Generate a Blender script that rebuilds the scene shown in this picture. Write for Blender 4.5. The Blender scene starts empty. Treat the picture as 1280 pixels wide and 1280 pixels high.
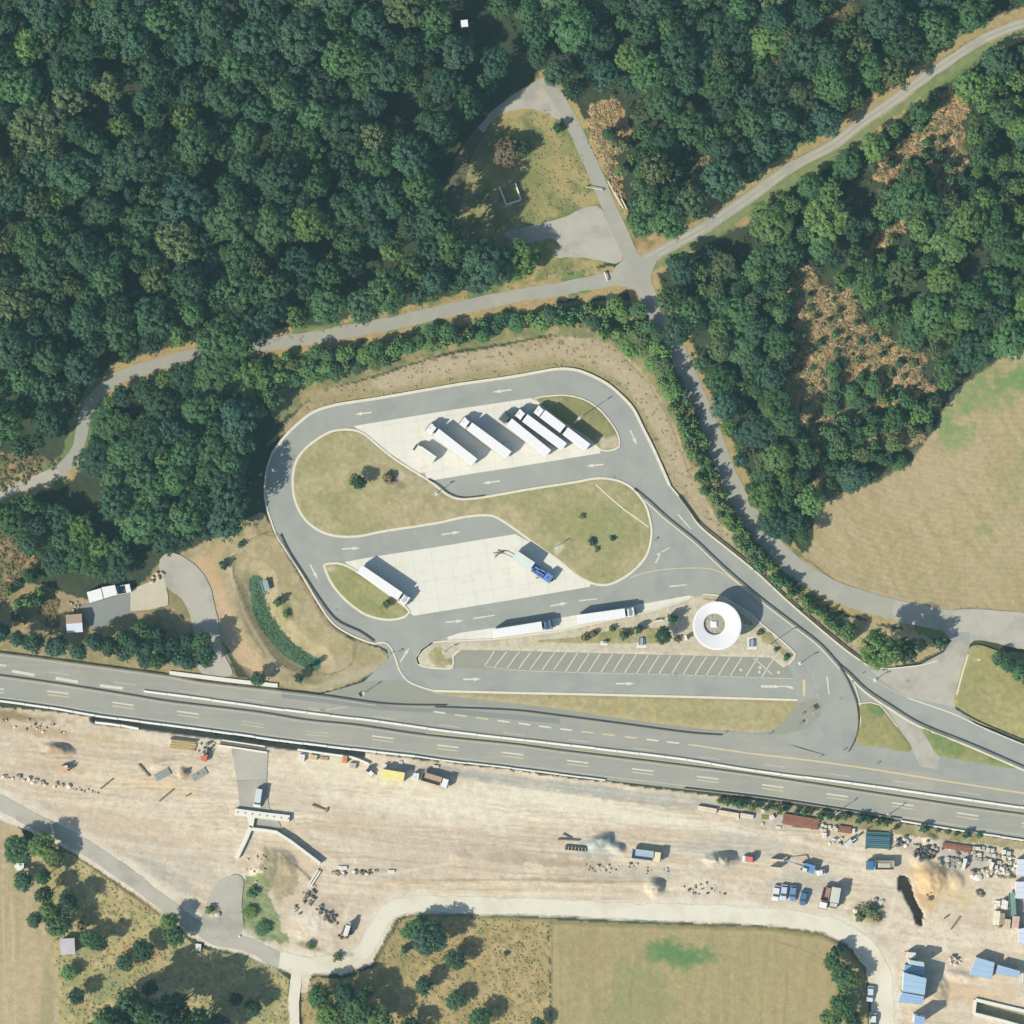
import bpy, math, random
import numpy as np
from mathutils import Vector
from mathutils.geometry import tessellate_polygon
random.seed(7); RNG = np.random.default_rng(11)
SC = bpy.context.scene; COL = SC.collection
S = 0.22                                    # metres per map unit
def W(x, y): return ((x-640)*S, (640-y)*S)  # map unit -> metres
# ------------------------------------------------------------------ camera, sky, sun, exposure
CAM_H = 1300.0
cd = bpy.data.cameras.new('camera'); cam = bpy.data.objects.new('camera', cd); COL.objects.link(cam)
cam.location = (0, 0, CAM_H); cd.sensor_fit = 'HORIZONTAL'; cd.sensor_width = 36
cd.lens = 36*CAM_H/(1280*S); cd.clip_start = 1; cd.clip_end = 12000; SC.camera = cam
SUN_EL, SUN_DIR = math.radians(40), math.radians(34)          # shadows run towards +34 deg from +x
wd = bpy.data.worlds.new('World'); SC.world = wd; wd.use_nodes = True
nt = wd.node_tree; sky = nt.nodes.new('ShaderNodeTexSky'); sky.sky_type = 'NISHITA'; sky.sun_disc = False
sky.sun_elevation = SUN_EL
_sv = (-math.cos(SUN_DIR), -math.sin(SUN_DIR))                # towards the sun
sky.sun_rotation = math.atan2(_sv[0], _sv[1])
bg = nt.nodes['Background']; bg.inputs['Strength'].default_value = 0.108
nt.links.new(sky.outputs[0], bg.inputs['Color'])
sl = bpy.data.lights.new('sun', 'SUN'); sl.energy = 4.75; sl.angle = math.radians(0.5); sl.color = (1, .94, .81)
so = bpy.data.objects.new('sun', sl); COL.objects.link(so)
d = Vector((-_sv[0]*math.cos(SUN_EL), -_sv[1]*math.cos(SUN_EL), -math.sin(SUN_EL)))
so.rotation_euler = d.to_track_quat('-Z', 'Y').to_euler()
SC.view_settings.view_transform = 'Standard'; SC.view_settings.look = 'None'
SC.view_settings.gamma = 1; SC.view_settings.exposure = 0.62
SC.render.engine = 'CYCLES'; HAZE = .00004
GAIN = 1.76                                  # sunlit flat surface: picture value / albedo
def lin(c): c /= 255.0; return c/12.92 if c <= .04045 else ((c+.055)/1.055)**2.4
def A(r, g, b): return (lin(r)/GAIN, lin(g)/GAIN, lin(b)/GAIN)   # albedo that photographs as r,g,b in the sun
# ------------------------------------------------------------------ materials
def mat(name, col, rough=.8, var=.12, scale=1.5, fine=12., finev=.08, bump=0., metal=0., attr=None, objcol=False, spec=.2, warp=None, col2=None, c2scale=.15, c2lo=.5, c2hi=.65, bdist=.1):
    m = bpy.data.materials.new(name); m.use_nodes = True; n = m.node_tree.nodes; l = m.node_tree.links
    b = n['Principled BSDF']; b.inputs['Roughness'].default_value = rough; b.inputs['Metallic'].default_value = metal
    b.inputs['Specular IOR Level'].default_value = spec
    tc = n.new('ShaderNodeTexCoord'); geo = n.new('ShaderNodeNewGeometry')
    src = geo.outputs['Position']
    if attr:
        a = n.new('ShaderNodeAttribute'); a.attribute_name = attr; base = a.outputs['Color']
    elif objcol:
        a = n.new('ShaderNodeObjectInfo'); base = a.outputs['Color']
    else:
        a = n.new('ShaderNodeRGB'); a.outputs[0].default_value = (*col, 1); base = a.outputs[0]
    if col2:
        t = n.new('ShaderNodeTexNoise'); t.inputs['Scale'].default_value = c2scale; t.inputs['Detail'].default_value = 6
        t.inputs['Roughness'].default_value = .62
        l.new(src, t.inputs['Vector']); mr = n.new('ShaderNodeMapRange'); l.new(t.outputs['Fac'], mr.inputs[0])
        mr.inputs[1].default_value = c2lo; mr.inputs[2].default_value = c2hi
        mx = n.new('ShaderNodeMix'); mx.data_type = 'RGBA'; l.new(mr.outputs[0], mx.inputs[0]); l.new(base, mx.inputs[6])
        mx.inputs[7].default_value = (*col2, 1); base = mx.outputs[2]
    def vary(base, sc, amt, stretch=None):
        t = n.new('ShaderNodeTexNoise'); t.inputs['Scale'].default_value = sc; t.inputs['Detail'].default_value = 5
        t.inputs['Roughness'].default_value = .65
        if stretch:
            mp = n.new('ShaderNodeMapping'); mp.inputs['Scale'].default_value = stretch[0]; mp.inputs['Rotation'].default_value = (0, 0, stretch[1])
            l.new(src, mp.inputs['Vector']); l.new(mp.outputs[0], t.inputs['Vector'])
        else: l.new(src, t.inputs['Vector'])
        mr = n.new('ShaderNodeMapRange'); l.new(t.outputs['Fac'], mr.inputs[0])
        mr.inputs[1].default_value = .3; mr.inputs[2].default_value = .7
        mr.inputs[3].default_value = 1-amt; mr.inputs[4].default_value = 1+amt
        mx = n.new('ShaderNodeVectorMath'); mx.operation = 'SCALE'
        l.new(base, mx.inputs[0]); l.new(mr.outputs[0], mx.inputs['Scale']); return mx.outputs[0], t
    if var: base, _ = vary(base, scale, var)
    t = None
    if finev: base, t = vary(base, fine, finev)
    if warp: base, _ = vary(base, warp[2], warp[3], (warp[0], warp[1]))
    l.new(base, b.inputs['Base Color'])
    if bump and t:
        bp = n.new('ShaderNodeBump'); bp.inputs['Strength'].default_value = bump; bp.inputs['Distance'].default_value = bdist
        l.new(t.outputs['Fac'], bp.inputs['Height']); l.new(bp.outputs[0], b.inputs['Normal'])
    return m
def leafmat(name, transl=.3, sat=1.):
    m = bpy.data.materials.new(name); m.use_nodes = True; n = m.node_tree.nodes; l = m.node_tree.links
    n.remove(n['Principled BSDF']); out = n['Material Output']
    oi = n.new('ShaderNodeObjectInfo'); at = n.new('ShaderNodeAttribute'); at.attribute_name = 'v'
    mul = n.new('ShaderNodeVectorMath'); mul.operation = 'MULTIPLY'
    l.new(oi.outputs['Color'], mul.inputs[0]); l.new(at.outputs['Color'], mul.inputs[1])
    df = n.new('ShaderNodeBsdfDiffuse'); tr = n.new('ShaderNodeBsdfTranslucent'); gl = n.new('ShaderNodeBsdfGlossy')
    gl.inputs['Roughness'].default_value = .6; gl.inputs['Color'].default_value = (.5, .55, .5, 1)
    l.new(mul.outputs[0], df.inputs['Color']); l.new(mul.outputs[0], tr.inputs['Color'])
    mx = n.new('ShaderNodeMixShader'); mx.inputs[0].default_value = transl
    l.new(df.outputs[0], mx.inputs[1]); l.new(tr.outputs[0], mx.inputs[2])
    m2 = n.new('ShaderNodeMixShader'); m2.inputs[0].default_value = .015
    l.new(mx.outputs[0], m2.inputs[1]); l.new(gl.outputs[0], m2.inputs[2]); l.new(m2.outputs[0], out.inputs['Surface'])
    return m
M = {}
M['ground'] = mat('ground', None, 1, .10, .55, 2.6, .13, bump=.5, attr='col', bdist=.25)
M['asphalt'] = mat('asphalt', A(173, 175, 165), .9, .04, .25, 9, .05, bump=.1, col2=A(158, 160, 153), c2scale=.12, c2lo=.45, c2hi=.75)
M['mway'] = mat('motorway_asphalt', A(170, 169, 157), .9, .03, .3, 9, .04, bump=.1, warp=((.02, 1.1, 1), -.14+math.pi*0, 1.0, .06), col2=A(180, 175, 160), c2scale=.05)
M['patch'] = mat('asphalt_patch', A(150, 153, 148), .9, .03, .3, 9, .05, bump=.1)
M['bay'] = mat('parking_asphalt', A(163, 162, 147), .9, .05, .4, 9, .06, bump=.1)
M['lane'] = mat('old_asphalt', A(178, 176, 163), .95, .05, .25, 7, .06, bump=.1, col2=A(192, 186, 168), c2scale=.08)
M['shadepath'] = mat('shade_darkened_path', A(118, 112, 90), 1, .15, .4, 6, .15, bump=.3)  # path colour darkened to deepen the tree shade lying on it
M['gravel'] = mat('gravel', A(196, 190, 174), 1, .06, .3, 8, .09, bump=.3, col2=A(176, 172, 158), c2scale=.12)
M['haul'] = mat('haul_road_gravel', A(238, 231, 210), 1, .04, .25, 6, .05, bump=.2, col2=A(228, 217, 192), c2scale=.1)
M['concrete'] = mat('concrete_slab', A(242, 238, 222), .9, .025, .35, 6, .03, bump=.05, col2=A(226, 221, 203), c2scale=.35, c2lo=.5, c2hi=.75)
M['conc2'] = mat('bare_concrete', A(246, 242, 226), .9, .04, .8, 9, .05, bump=.1)
M['kerb'] = mat('kerb_concrete', A(238, 230, 206), .9, .08, .6, 6, .1)
M['pave'] = mat('paving', A(214, 204, 180), .95, .05, .4, 7, .06, bump=.1)
M['paint'] = mat('road_paint', A(232, 228, 208), .7, .08, .6, 5, .18)
M['worn'] = mat('worn_paint', A(203, 200, 182), .8, .10, .6, 5, .12)
M['yellow'] = mat('yellow_paint', A(224, 207, 158), .7, .08, .6, 5, .12)
M['barrier'] = mat('white_barrier', A(252, 248, 236), .8, .05, .5, 4, .06)
M['steel'] = mat('galvanised_steel', (.32, .32, .31), .5, .1, 1, 5, .1, metal=.5)
M['rusty'] = mat('rust', A(165, 115, 92), .9, .15, .7, 5, .15)
M['dirtyrail'] = mat('dirty_rail', A(120, 108, 90), .8, .15, .7, 5, .15)
M['white'] = mat('white_panel', A(253, 252, 250), .4, .01, .6, 4, .01, spec=.4)
M['offwhite'] = mat('offwhite_panel', A(240, 236, 226), .5, .03, .6, 4, .02)
M['car'] = mat('car_paint', None, .3, .02, .5, 4, .01, objcol=True, spec=.5)
M['matte'] = mat('painted_matter', None, .8, .07, .6, 5, .07, objcol=True)
M['glass'] = mat('dark_glass', (.03, .04, .05), .15, 0, 1, 5, 0, spec=.6)
M['rubber'] = mat('rubber', (.03, .03, .03), .9, 0, 1, 5, .1)
M['dark'] = mat('dark_metal', (.07, .07, .07), .7, .1, 1, 5, .1)
M['bark'] = mat('bark', (.10, .08, .06), .95, .2, 1, 5, .2)
M['timber'] = mat('timber', A(205, 180, 130), .9, .15, .7, 5, .15)
M['stone'] = mat('stone', None, .9, .1, 1.5, 7, .14, bump=.3, objcol=True)
M['leaf'] = leafmat('foliage'); M['dry'] = leafmat('dry_foliage', .15)
M['water'] = mat('reedy_water', A(62, 95, 80), .3, .15, .6, 5, .2, col2=A(95, 125, 85), c2scale=.5)
M['blueroof'] = mat('blue_metal_roof', None, .45, .03, .4, 3, .02, objcol=True, spec=.4)
# ------------------------------------------------------------------ object helpers
def link(o, parent=None, kind=None):
    COL.objects.link(o)
    if parent: o.parent = parent
    if kind: o['kind'] = kind
    return o
def tag(o, label, cat, group=None):
    o['label'] = label; o['category'] = cat
    if group: o['group'] = group
    return o
def thing(name, x, y, label, cat, group=None, ang=0., z=0., sc=None):
    o = bpy.data.objects.new(name, None); o.empty_display_size = .5
    wx, wy = W(x, y); o.location = (wx, wy, z); o.rotation_euler = (0, 0, ang)
    if sc: o.scale = sc
    COL.objects.link(o); return tag(o, label, cat, group)
def rawmesh(name, v, f, m, smooth=False):
    me = bpy.data.meshes.new(name); me.from_pydata(v, [], f); me.materials.append(m)
    if smooth: me.shade_smooth()
    me.update(); return me
class MB:
    def __init__(s): s.v = []; s.f = []
    def box(s, cx, cy, cz, sx, sy, sz, rz=0., tx=1., ty=1., ry=0.):      # cz = bottom ; tx,ty = top taper
        b = len(s.v); c, q = math.cos(rz), math.sin(rz)
        for k, (ax, ay) in ((0, (1, 1)), (1, (tx, ty))):
            for dx, dy in ((-.5, -.5), (.5, -.5), (.5, .5), (-.5, .5)):
                X, Y, Z = dx*sx*ax, dy*sy*ay, k*sz
                if ry: X, Z = X*math.cos(ry)-Z*math.sin(ry), X*math.sin(ry)+Z*math.cos(ry)
                s.v.append((cx+X*c-Y*q, cy+X*q+Y*c, cz+Z))
        s.f += [tuple(b+i for i in t) for t in ((0, 3, 2, 1), (4, 5, 6, 7), (0, 1, 5, 4), (1, 2, 6, 5), (2, 3, 7, 6), (3, 0, 4, 7))]
        return s
    def tube(s, p, q, r, r2=None, n=8, cap=True):
        r2 = r if r2 is None else r2; p, q = Vector(p), Vector(q); a = (q-p).normalized()
        u = a.orthogonal().normalized(); w = a.cross(u); b = len(s.v)
        for c, rr in ((p, r), (q, r2)):
            for i in range(n):
                t = 2*math.pi*i/n; s.v.append(tuple(c+(u*math.cos(t)+w*math.sin(t))*rr))
        for i in range(n): j = (i+1) % n; s.f.append((b+i, b+j, b+n+j, b+n+i))
        if cap: s.f += [tuple(range(b+n-1, b-1, -1)), tuple(range(b+n, b+2*n))]
        return s
    def prism(s, pts, z0, z1):                                            # pts ccw, convex or not
        b = len(s.v); n = len(pts)
        ar = sum(pts[i][0]*pts[(i+1) % n][1]-pts[(i+1) % n][0]*pts[i][1] for i in range(n))
        if ar < 0: pts = pts[::-1]
        s.v += [(p[0], p[1], z0) for p in pts]+[(p[0], p[1], z1) for p in pts]
        for i in range(n): j = (i+1) % n; s.f.append((b+i, b+j, b+n+j, b+n+i))
        for t in tessellate_polygon([[Vector((p[0], p[1], 0)) for p in pts]]):
            a, c, d_ = (pts[t[0]], pts[t[1]], pts[t[2]])
            cr = (c[0]-a[0])*(d_[1]-a[1])-(c[1]-a[1])*(d_[0]-a[0])
            if abs(cr) < 1e-9: continue
            if cr < 0: t = (t[0], t[2], t[1])
            s.f.append(tuple(b+n+k for k in t))
        return s
    def side(s, prof, y0, y1):                                            # profile in x,z extruded along y
        b = len(s.v); n = len(prof)
        s.v += [(p[0], y0, p[1]) for p in prof]+[(p[0], y1, p[1]) for p in prof]
        for i in range(n): j = (i+1) % n; s.f.append((b+i, b+j, b+n+j, b+n+i))
        s.f += [tuple(range(b+n-1, b-1, -1)), tuple(range(b+n, b+2*n))]; return s
    def obj(s, name, m, parent=None, kind=None, bevel=0, smooth=False, color=None, label=None):
        o = bpy.data.objects.new(name, rawmesh(name, s.v, s.f, m, smooth)); link(o, parent, kind)
        if bevel: md = o.modifiers.new('bevel', 'BEVEL'); md.width = bevel; md.segments = 2
        if color: o.color = (*color, 1)
        if label: o['label'] = label
        return o
def spline(pts, closed=False, n=6):
    P = [Vector((*p, 0)) for p in pts]; out = []; N = len(P); rng = range(N if closed else N-1)
    for i in rng:
        if closed: a, b, c, e = P[(i-1) % N], P[i], P[(i+1) % N], P[(i+2) % N]
        else: a, b, c, e = P[max(i-1, 0)], P[i], P[i+1], P[min(i+2, N-1)]
        L = (c-b).length; k = max(1, min(24, int(L/n)))
        # centripetal-ish: limit tangent size
        m1 = (c-a)*.5; m2 = (e-b)*.5
        for mm in (m1, m2):
            if mm.length > L*1.2: mm *= L*1.2/mm.length
        for j in range(k):
            t = j/k; h00 = 2*t**3-3*t*t+1; h10 = t**3-2*t*t+t; h01 = -2*t**3+3*t*t; h11 = t**3-t*t
            q = b*h00+m1*h10+c*h01+m2*h11; out.append((q.x, q.y))
    if not closed: out.append(tuple(P[-1][:2]))
    return out
def jit(pts, amp, freq=.1, seed=0):
    out = []; n = len(pts)
    for i, p in enumerate(pts):
        a, b = pts[i-1] if i else pts[0], pts[(i+1) % n]
        tx, ty = b[0]-a[0], b[1]-a[1]; L = math.hypot(tx, ty) or 1
        r = float(vn(np.array([p[0]*freq]), np.array([p[1]*freq]), seed)[0])*1.2+float(vn(np.array([p[0]*freq*4]), np.array([p[1]*freq*4]), seed+5)[0])*.8-1
        out.append((p[0]-ty/L*r*amp, p[1]+tx/L*r*amp))
    return out
_T = RNG.random((256, 256))
def vn(x, y, seed=0):                                                     # value noise 0..1
    x = np.asarray(x, float)+seed*17.31; y = np.asarray(y, float)+seed*7.77
    i, j = np.floor(x).astype(int), np.floor(y).astype(int); fx, fy = x-i, y-j
    fx = fx*fx*(3-2*fx); fy = fy*fy*(3-2*fy)
    g = lambda a, b: _T[(a+seed*13) & 255, (b+seed*29) & 255]
    return (g(i, j)*(1-fx)+g(i+1, j)*fx)*(1-fy)+(g(i, j+1)*(1-fx)+g(i+1, j+1)*fx)*fy
def fbm(x, y, seed=0, o=4):
    r = 0; a = .5
    for k in range(o): r = r+a*vn(x*2**k, y*2**k, seed+k); a *= .5
    return r/(1-.5**o)
def offset(pts, dl):
    out = []
    for i, p in enumerate(pts):
        a, b = pts[max(i-1, 0)], pts[min(i+1, len(pts)-1)]
        tx, ty = b[0]-a[0], b[1]-a[1]; L = math.hypot(tx, ty) or 1
        dd = dl[i] if isinstance(dl, (list, tuple)) else dl
        out.append((p[0]-ty/L*dd, p[1]+tx/L*dd))
    return out
def ribbon(pts, w, w2=None):
    n = len(pts); ws = [(w+(w2-w)*i/(n-1) if w2 else w)/2 for i in range(n)]
    return offset(pts, ws)+offset(pts, [-a for a in ws])[::-1]
def sheet(name, pts, z, m, parent=None, kind='structure', skirt=.45, label=None):
    mb = MB(); mb.prism([W(*p) for p in pts], z-skirt, z)
    return mb.obj(name, m, parent, kind if not parent else None, label=label)
def strip(name, pts, w, z0, z1, m, parent=None, kind=None, closed=False):  # quad strip wall/kerb along a line, w in metres
    P = [W(*p) for p in pts]; n = len(P); L = []
    for i in range(n):
        a, b = (P[(i-1) % n], P[(i+1) % n]) if closed else (P[max(i-1, 0)], P[min(i+1, n-1)])
        tx, ty = b[0]-a[0], b[1]-a[1]; l = math.hypot(tx, ty) or 1
        L.append((-ty/l*w/2, tx/l*w/2))
    v = []
    for p, o in zip(P, L): v += [(p[0]+o[0], p[1]+o[1], z0), (p[0]+o[0], p[1]+o[1], z1), (p[0]-o[0], p[1]-o[1], z1), (p[0]-o[0], p[1]-o[1], z0)]
    f = []
    for i in range(n if closed else n-1):
        a, b = 4*i, 4*((i+1) % n)
        for k in range(4): q = (k+1) % 4; f.append((a+k, a+q, b+q, b+k))
    if not closed: f += [(0, 1, 2, 3), (4*n-1, 4*n-2, 4*n-3, 4*n-4)]
    o = bpy.data.objects.new(name, rawmesh(name, v, f, m)); link(o, parent, kind); return o
def pip(X, Y, poly):
    poly = np.asarray(poly, float); r = np.zeros(X.shape, bool)
    x0, y0 = poly.min(0); x1, y1 = poly.max(0); bb = (X >= x0) & (X <= x1) & (Y >= y0) & (Y <= y1)
    xs, ys = X[bb], Y[bb]; q = np.zeros(xs.shape, bool); n = len(poly)
    for i in range(n):
        (ax, ay), (bx, by) = poly[i], poly[(i+1) % n]
        if ay == by: continue
        c = ((ay > ys) != (by > ys)) & (xs < (bx-ax)*(ys-ay)/(by-ay)+ax); q ^= c
    r[bb] = q; return r
def inp(x, y, poly): return bool(pip(np.array([float(x)]), np.array([float(y)]), poly)[0])
def pdist(X, Y, line):
    D = np.full(X.shape, 1e9)
    for (ax, ay), (bx, by) in zip(line[:-1], line[1:]):
        dx, dy = bx-ax, by-ay; t = np.clip(((X-ax)*dx+(Y-ay)*dy)/(dx*dx+dy*dy+1e-9), 0, 1)
        D = np.minimum(D, np.hypot(X-ax-t*dx, Y-ay-t*dy))
    return D
# ------------------------------------------------------------------ plan of the place (map units)
LOOP_OUT = [(469,805),(461,803),(437,793),(416,779),(400,757),(376,717),(360,692),(347,672),(340,655),(332.5,630),(331,607),(334,585),(340,567),(355,547),(372,530),(392,515),(420,506),(477,497),(570,481),(640,471),(694,461.5),(717,462),(736,468),(759,480),(778,496),(792,512),(804,536),(818,564),(837,607),(848,620),(862,639),(876,659),(908,685),(946,716),(985,752),(1027,788),(1060,815),(1085,832)]
ISLE1 = [(442,537.5),(427.5,537),(412.5,540),(395,550),(380,562.5),(370,577.5),(366,597),(367.5,620),(375,640),(387,655),(405,666),(425,670.5),(450,670),(480,664),(545,654),(582,646),(610,644),(622,647.5),(640,659),(676,685),(700,702),(719,718),(740,729),(759,731),(780,722),(798,707.5),(810,690),(814.5,667),(812,648),(806,630),(792,612),(778,603),(764,599),(745,598),(717,603),(659,612),(602,622),(577,624),(562,620),(545,607.5),(535,600),(495,575),(470,555),(455,542.5)]
ISLE2 = [(668,498.5),(677,496),(701,494),(717,495.6),(733.6,501),(750,512.5),(764,529),(773,545),(774,558),(768,562),(752,562.5),(735,548),(700,525)]
ISLE3 = [(405,706.5),(416,704),(429,705.5),(448,715.6),(475,735),(506,758),(512,765),(506,771),(490,774.6),(472,773),(453,766),(432,750),(416,731.5),(408,715.6)]
ISLE4 = [(523.5,830),(521,823),(527.5,812.5),(541,803),(553,801.5),(618,799),(700,789),(819,762.5),(860,749),(866,745),(878,743),(896,744),(914,752),(937.5,767),(952,780),(979,802.5),(994,817),(993,822),(985,831),(979,834.5),(976,832),(964,822),(700,815),(612,812.6),(575,812.6),(566,820.5),(565,835),(533,834)]
LOT1 = [(442,532.5),(570,511.5),(664,497.5),(700,525),(735,549),(752,563),(750,566.5),(640,584.5),(600,590.5),(540,600.5),(520,589),(470,555)]
LOT2 = [(430.5,702.5),(466,696),(550,683),(644,667.5),(676,685),(700,702),(719,718),(740,728),(737,733.5),(639,750),(517,769.7),(511.5,765),(475,735),(445,713)]
LOT3 = [(551,799),(575,791),(618,784.7),(740,766),(866,743.5),(860,749),(819,762.5),(700,789),(618,799),(553,802)]
WEDGE = [(541,866.5),(640,867.5),(740,869),(860,872),(990,876),(998,878),(990,890),(978,903),(961,914),(930,915),(860,909),(777,898),(700,886),(640,879),(590,873)]
TRI_A = [(1072,880),(1088,878),(1099,881),(1110,893),(1122,909),(1140,936),(1125,939),(1105,935),(1071,928),(1073,900)]
TRI_B = [(1150,907),(1175,916),(1212,932),(1268,959),(1240,957),(1200,950),(1172,944),(1163,930)]
TRI_C = [(1210,812),(1222,806),(1240,811),(1280,826),(1345,850),(1345,950),(1280,926),(1250,914),(1215,900),(1194,882),(1194,865),(1200,845)]
MW_TOP = [(-60,810),(0,816),(106,830),(212,844.5),(252,852),(340,862),(405,869.5),(482,880),(557,882),(640,887),(700,893),(777,903.5),(860,914),(902,917),(961,920),(1000,935),(1060,950),(1140,962),(1280,986),(1345,998)]
MW_BOT = [(-60,869),(0,876),(66,885),(119,894),(202,905),(292,917),(340,924),(395,931),(460,938.5),(520,945),(570,952),(640,960),(757,975),(855,986.5),(960,999),(1046,1012),(1126,1025),(1280,1049),(1345,1059)]
MID_DARK = [(-60,837),(0,844.5),(72,854.6),(157,868),(212,877),(320,890),(382,900),(445,906.5),(532,919),(640,930),(700,938),(848,956),(940,968),(1099,992),(1206,1008),(1280,1018),(1345,1027)]
MID_WHITE = [(180,863.6),(260,874),(340,885),(395,892),(470,901),(555,913),(640,923),(700,930),(848,948),(940,962.5),(1110,985),(1280,1009.5),(1345,1019)]
RAIL_P = [(792,611),(811,627),(834,648),(869,676),(888,694),(914,718),(955,752),(997,784),(1025,806),(1047,830),(1060,841),(1082,862),(1112,882),(1150,905),(1212,930),(1280,959.5),(1345,987)]
RAIL_Q = [(1047,831),(1056,845),(1063,860),(1069,875),(1072.5,893),(1072,912),(1067,927),(1060,940)]
REST = LOOP_OUT+[(1110,835),(1150,831),(1180,815),(1196,790),(1212,790),(1212,808),(1200,850),(1194,885),(1225,909),(1280,932),(1345,957),(1345,999),(1280,988),(1140,964),(1060,952),(961,922),(902,919),(860,916),(777,905.5),(700,895),(640,889),(557,884),(482,882),(405,871),(400,868),(430,860),(455,852),(470,838),(486,822),(484,812)]
ROAD_W = [(-60,640),(0,618),(46,601),(74,590),(93,570),(101,546),(107,518),(120,495),(145,474),(190,458),(240,445),(300,434),(350,428),(400,421),(450,411),(500,402),(560,388),(640,371),(700,361),(760,350),(795,345)]
ROAD_N = [(797,345),(785,312),(775,290),(757,248),(740,208),(722,168),(702,130),(683,102)]
ROAD_NE = [(800,330),(830,312),(880,285),(932,250),(990,209),(1040,182),(1078,153),(1120,124),(1155,98),(1195,70),(1235,46),(1285,27),(1345,10)]
ROAD_E = [(803,350),(812,375),(828,405),(845,435),(860,470),(877,510),(892,548),(906,585),(922,620),(942,652),(968,685),(1002,715),(1042,738),(1085,753),(1130,765),(1180,775),(1240,780),(1345,783)]
HAUL = [(-60,975),(0,1004),(50,1030),(100,1055),(150,1088),(190,1118),(225,1145),(270,1172),(310,1182),(350,1200),(385,1205),(430,1203),(455,1190),(470,1165),(485,1140),(520,1130),(600,1131),(700,1134),(800,1139),(900,1142),(960,1145),(1020,1152),(1060,1168),(1090,1192),(1105,1230),(1108,1345)]
YARD = [(-60,880),(66,889),(202,908),(340,928),(460,941),(640,963),(855,990),(1046,1016),(1280,1053),(1345,1063),(1345,1345),(1080,1345),(1090,1250),(1082,1210),(1060,1180),(1030,1165),(960,1156),(800,1149),(700,1144),(600,1141),(520,1141),(495,1148),(480,1175),(465,1205),(430,1218),(390,1216),(385,1240),(372,1240),(365,1218),(345,1207),(305,1192),(265,1185),(235,1170),(215,1145),(180,1125),(130,1092),(90,1065),(40,1040),(0,1025),(-60,1000)]
HAY_E = [(1345,380),(1280,425),(1235,460),(1190,490),(1170,535),(1140,575),(1100,602),(1055,615),(1028,625),(1018,645),(1016,680),(1005,700),(1045,725),(1090,742),(1130,753),(1180,764),(1210,760),(1260,764),(1345,772)]
FIELD_SW = [(-60,1020),(0,1020),(20,1030),(30,1045),(45,1070),(50,1110),(55,1140),(68,1165),(72,1200),(78,1250),(80,1345),(-60,1345)]
MEADOW_SW = [(40,1045),(90,1068),(130,1096),(180,1130),(212,1150),(235,1175),(262,1190),(300,1195),(345,1212),(362,1225),(366,1345),(78,1345),(72,1200),(60,1150),(50,1110)]
MEADOW_S = [(378,1240),(392,1222),(432,1224),(470,1208),(488,1172),(500,1150),(525,1144),(600,1146),(686,1150),(688,1345),(378,1345)]
FIELD_S = [(688,1150),(800,1155),(960,1160),(1028,1170),(1058,1185),(1082,1215),(1090,1345),(688,1345)]
CLEAR_N = [(680,98),(690,96),(700,120),(722,150),(745,195),(765,235),(778,262),(792,300),(798,315),(770,320),(757,330),(700,345),(640,358),(540,382),(470,402),(395,420),(330,435),(310,442),(310,430),(395,412),(470,395),(540,376),(600,362),(640,348),(600,330),(560,300),(550,250),(570,200),(600,155),(640,118)]
BRACKEN = [[(735,135),(770,118),(780,150),(788,165),(782,185),(765,192),(775,230),(782,250),(772,245),(755,205),(740,175)],
           [(984,362),(990,345),(1005,330),(1018,338),(1025,358),(1065,362),(1078,406),(1110,420),(1138,440),(1160,450),(1150,470),(1169,487),(1140,500),(1094,512),(1060,530),(1040,548),(1030,570),(1018,552),(1009,535),(984,508),(981,487),(998,425),(988,390)],
           [(1165,120),(1190,112),(1215,135),(1200,150),(1212,190),(1195,235),(1178,245),(1170,215),(1150,200),(1130,205),(1112,235),(1094,218),(1105,200),(1135,175),(1170,150)],
           [(1075,320),(1098,295),(1120,280),(1135,268),(1130,290),(1105,305),(1085,325)],
           [(1110,545),(1150,535),(1160,548),(1120,560),(1060,575),(1050,560)],
           [(1025,570),(1045,590),(1050,612),(1028,625),(1018,600)]]
SCRUB = [[(856,240),(872,190),(890,178),(885,205),(868,240)], [(1020,5),(1070,0),(1060,30),(1010,50)], [(960,60),(985,70),(975,88),(955,80)],
         [(-60,565),(30,568),(85,574),(50,600),(0,615),(-60,635)], [(-60,660),(15,665),(25,690),(55,700),(40,718),(15,730),(0,760),(-60,790)], [(45,745),(70,735),(75,760),(70,785),(50,780)],
         [(1010,620),(1025,605),(1035,615),(1020,640)]]
BANK = [(375,510),(400,490),(480,468),(540,448),(640,430),(690,420),(740,423),(770,435),(800,460),(820,490),(842,530),(862,580),(880,620),(900,655),(960,705),(1020,760),(1065,795),(1085,830),(1060,815),(1027,790),(985,754),(946,718),(900,682),(876,661),(862,641),(837,610),(818,567),(804,539),(792,515),(778,499),(759,483),(736,471),(717,465),(694,464),(640,474),(570,484),(477,500),(420,509),(392,518),(372,533),(350,545),(330,560)]
PONDZ = [(290,655),(330,640),(345,672),(360,695),(376,722),(400,762),(416,784),(437,798),(469,808),(484,815),(486,824),(468,840),(440,855),(395,868),(345,862),(330,845),(300,830),(270,790),(262,740),(240,705),(215,695),(250,680)]
ACCESS = [(200,700),(212,690),(232,698),(250,712),(264,738),(272,775),(278,812),(290,842),(262,846),(248,836),(244,800),(238,770),(226,748),(208,734),(200,716)]
POND = [(320,728),(322,750),(332,777),(349,799),(368,817),(392,830)]
BASIN = [(1219,1249.5),(1285,1265),(1345,1279),(1345,1303),(1256,1277),(1217,1267)]
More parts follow.
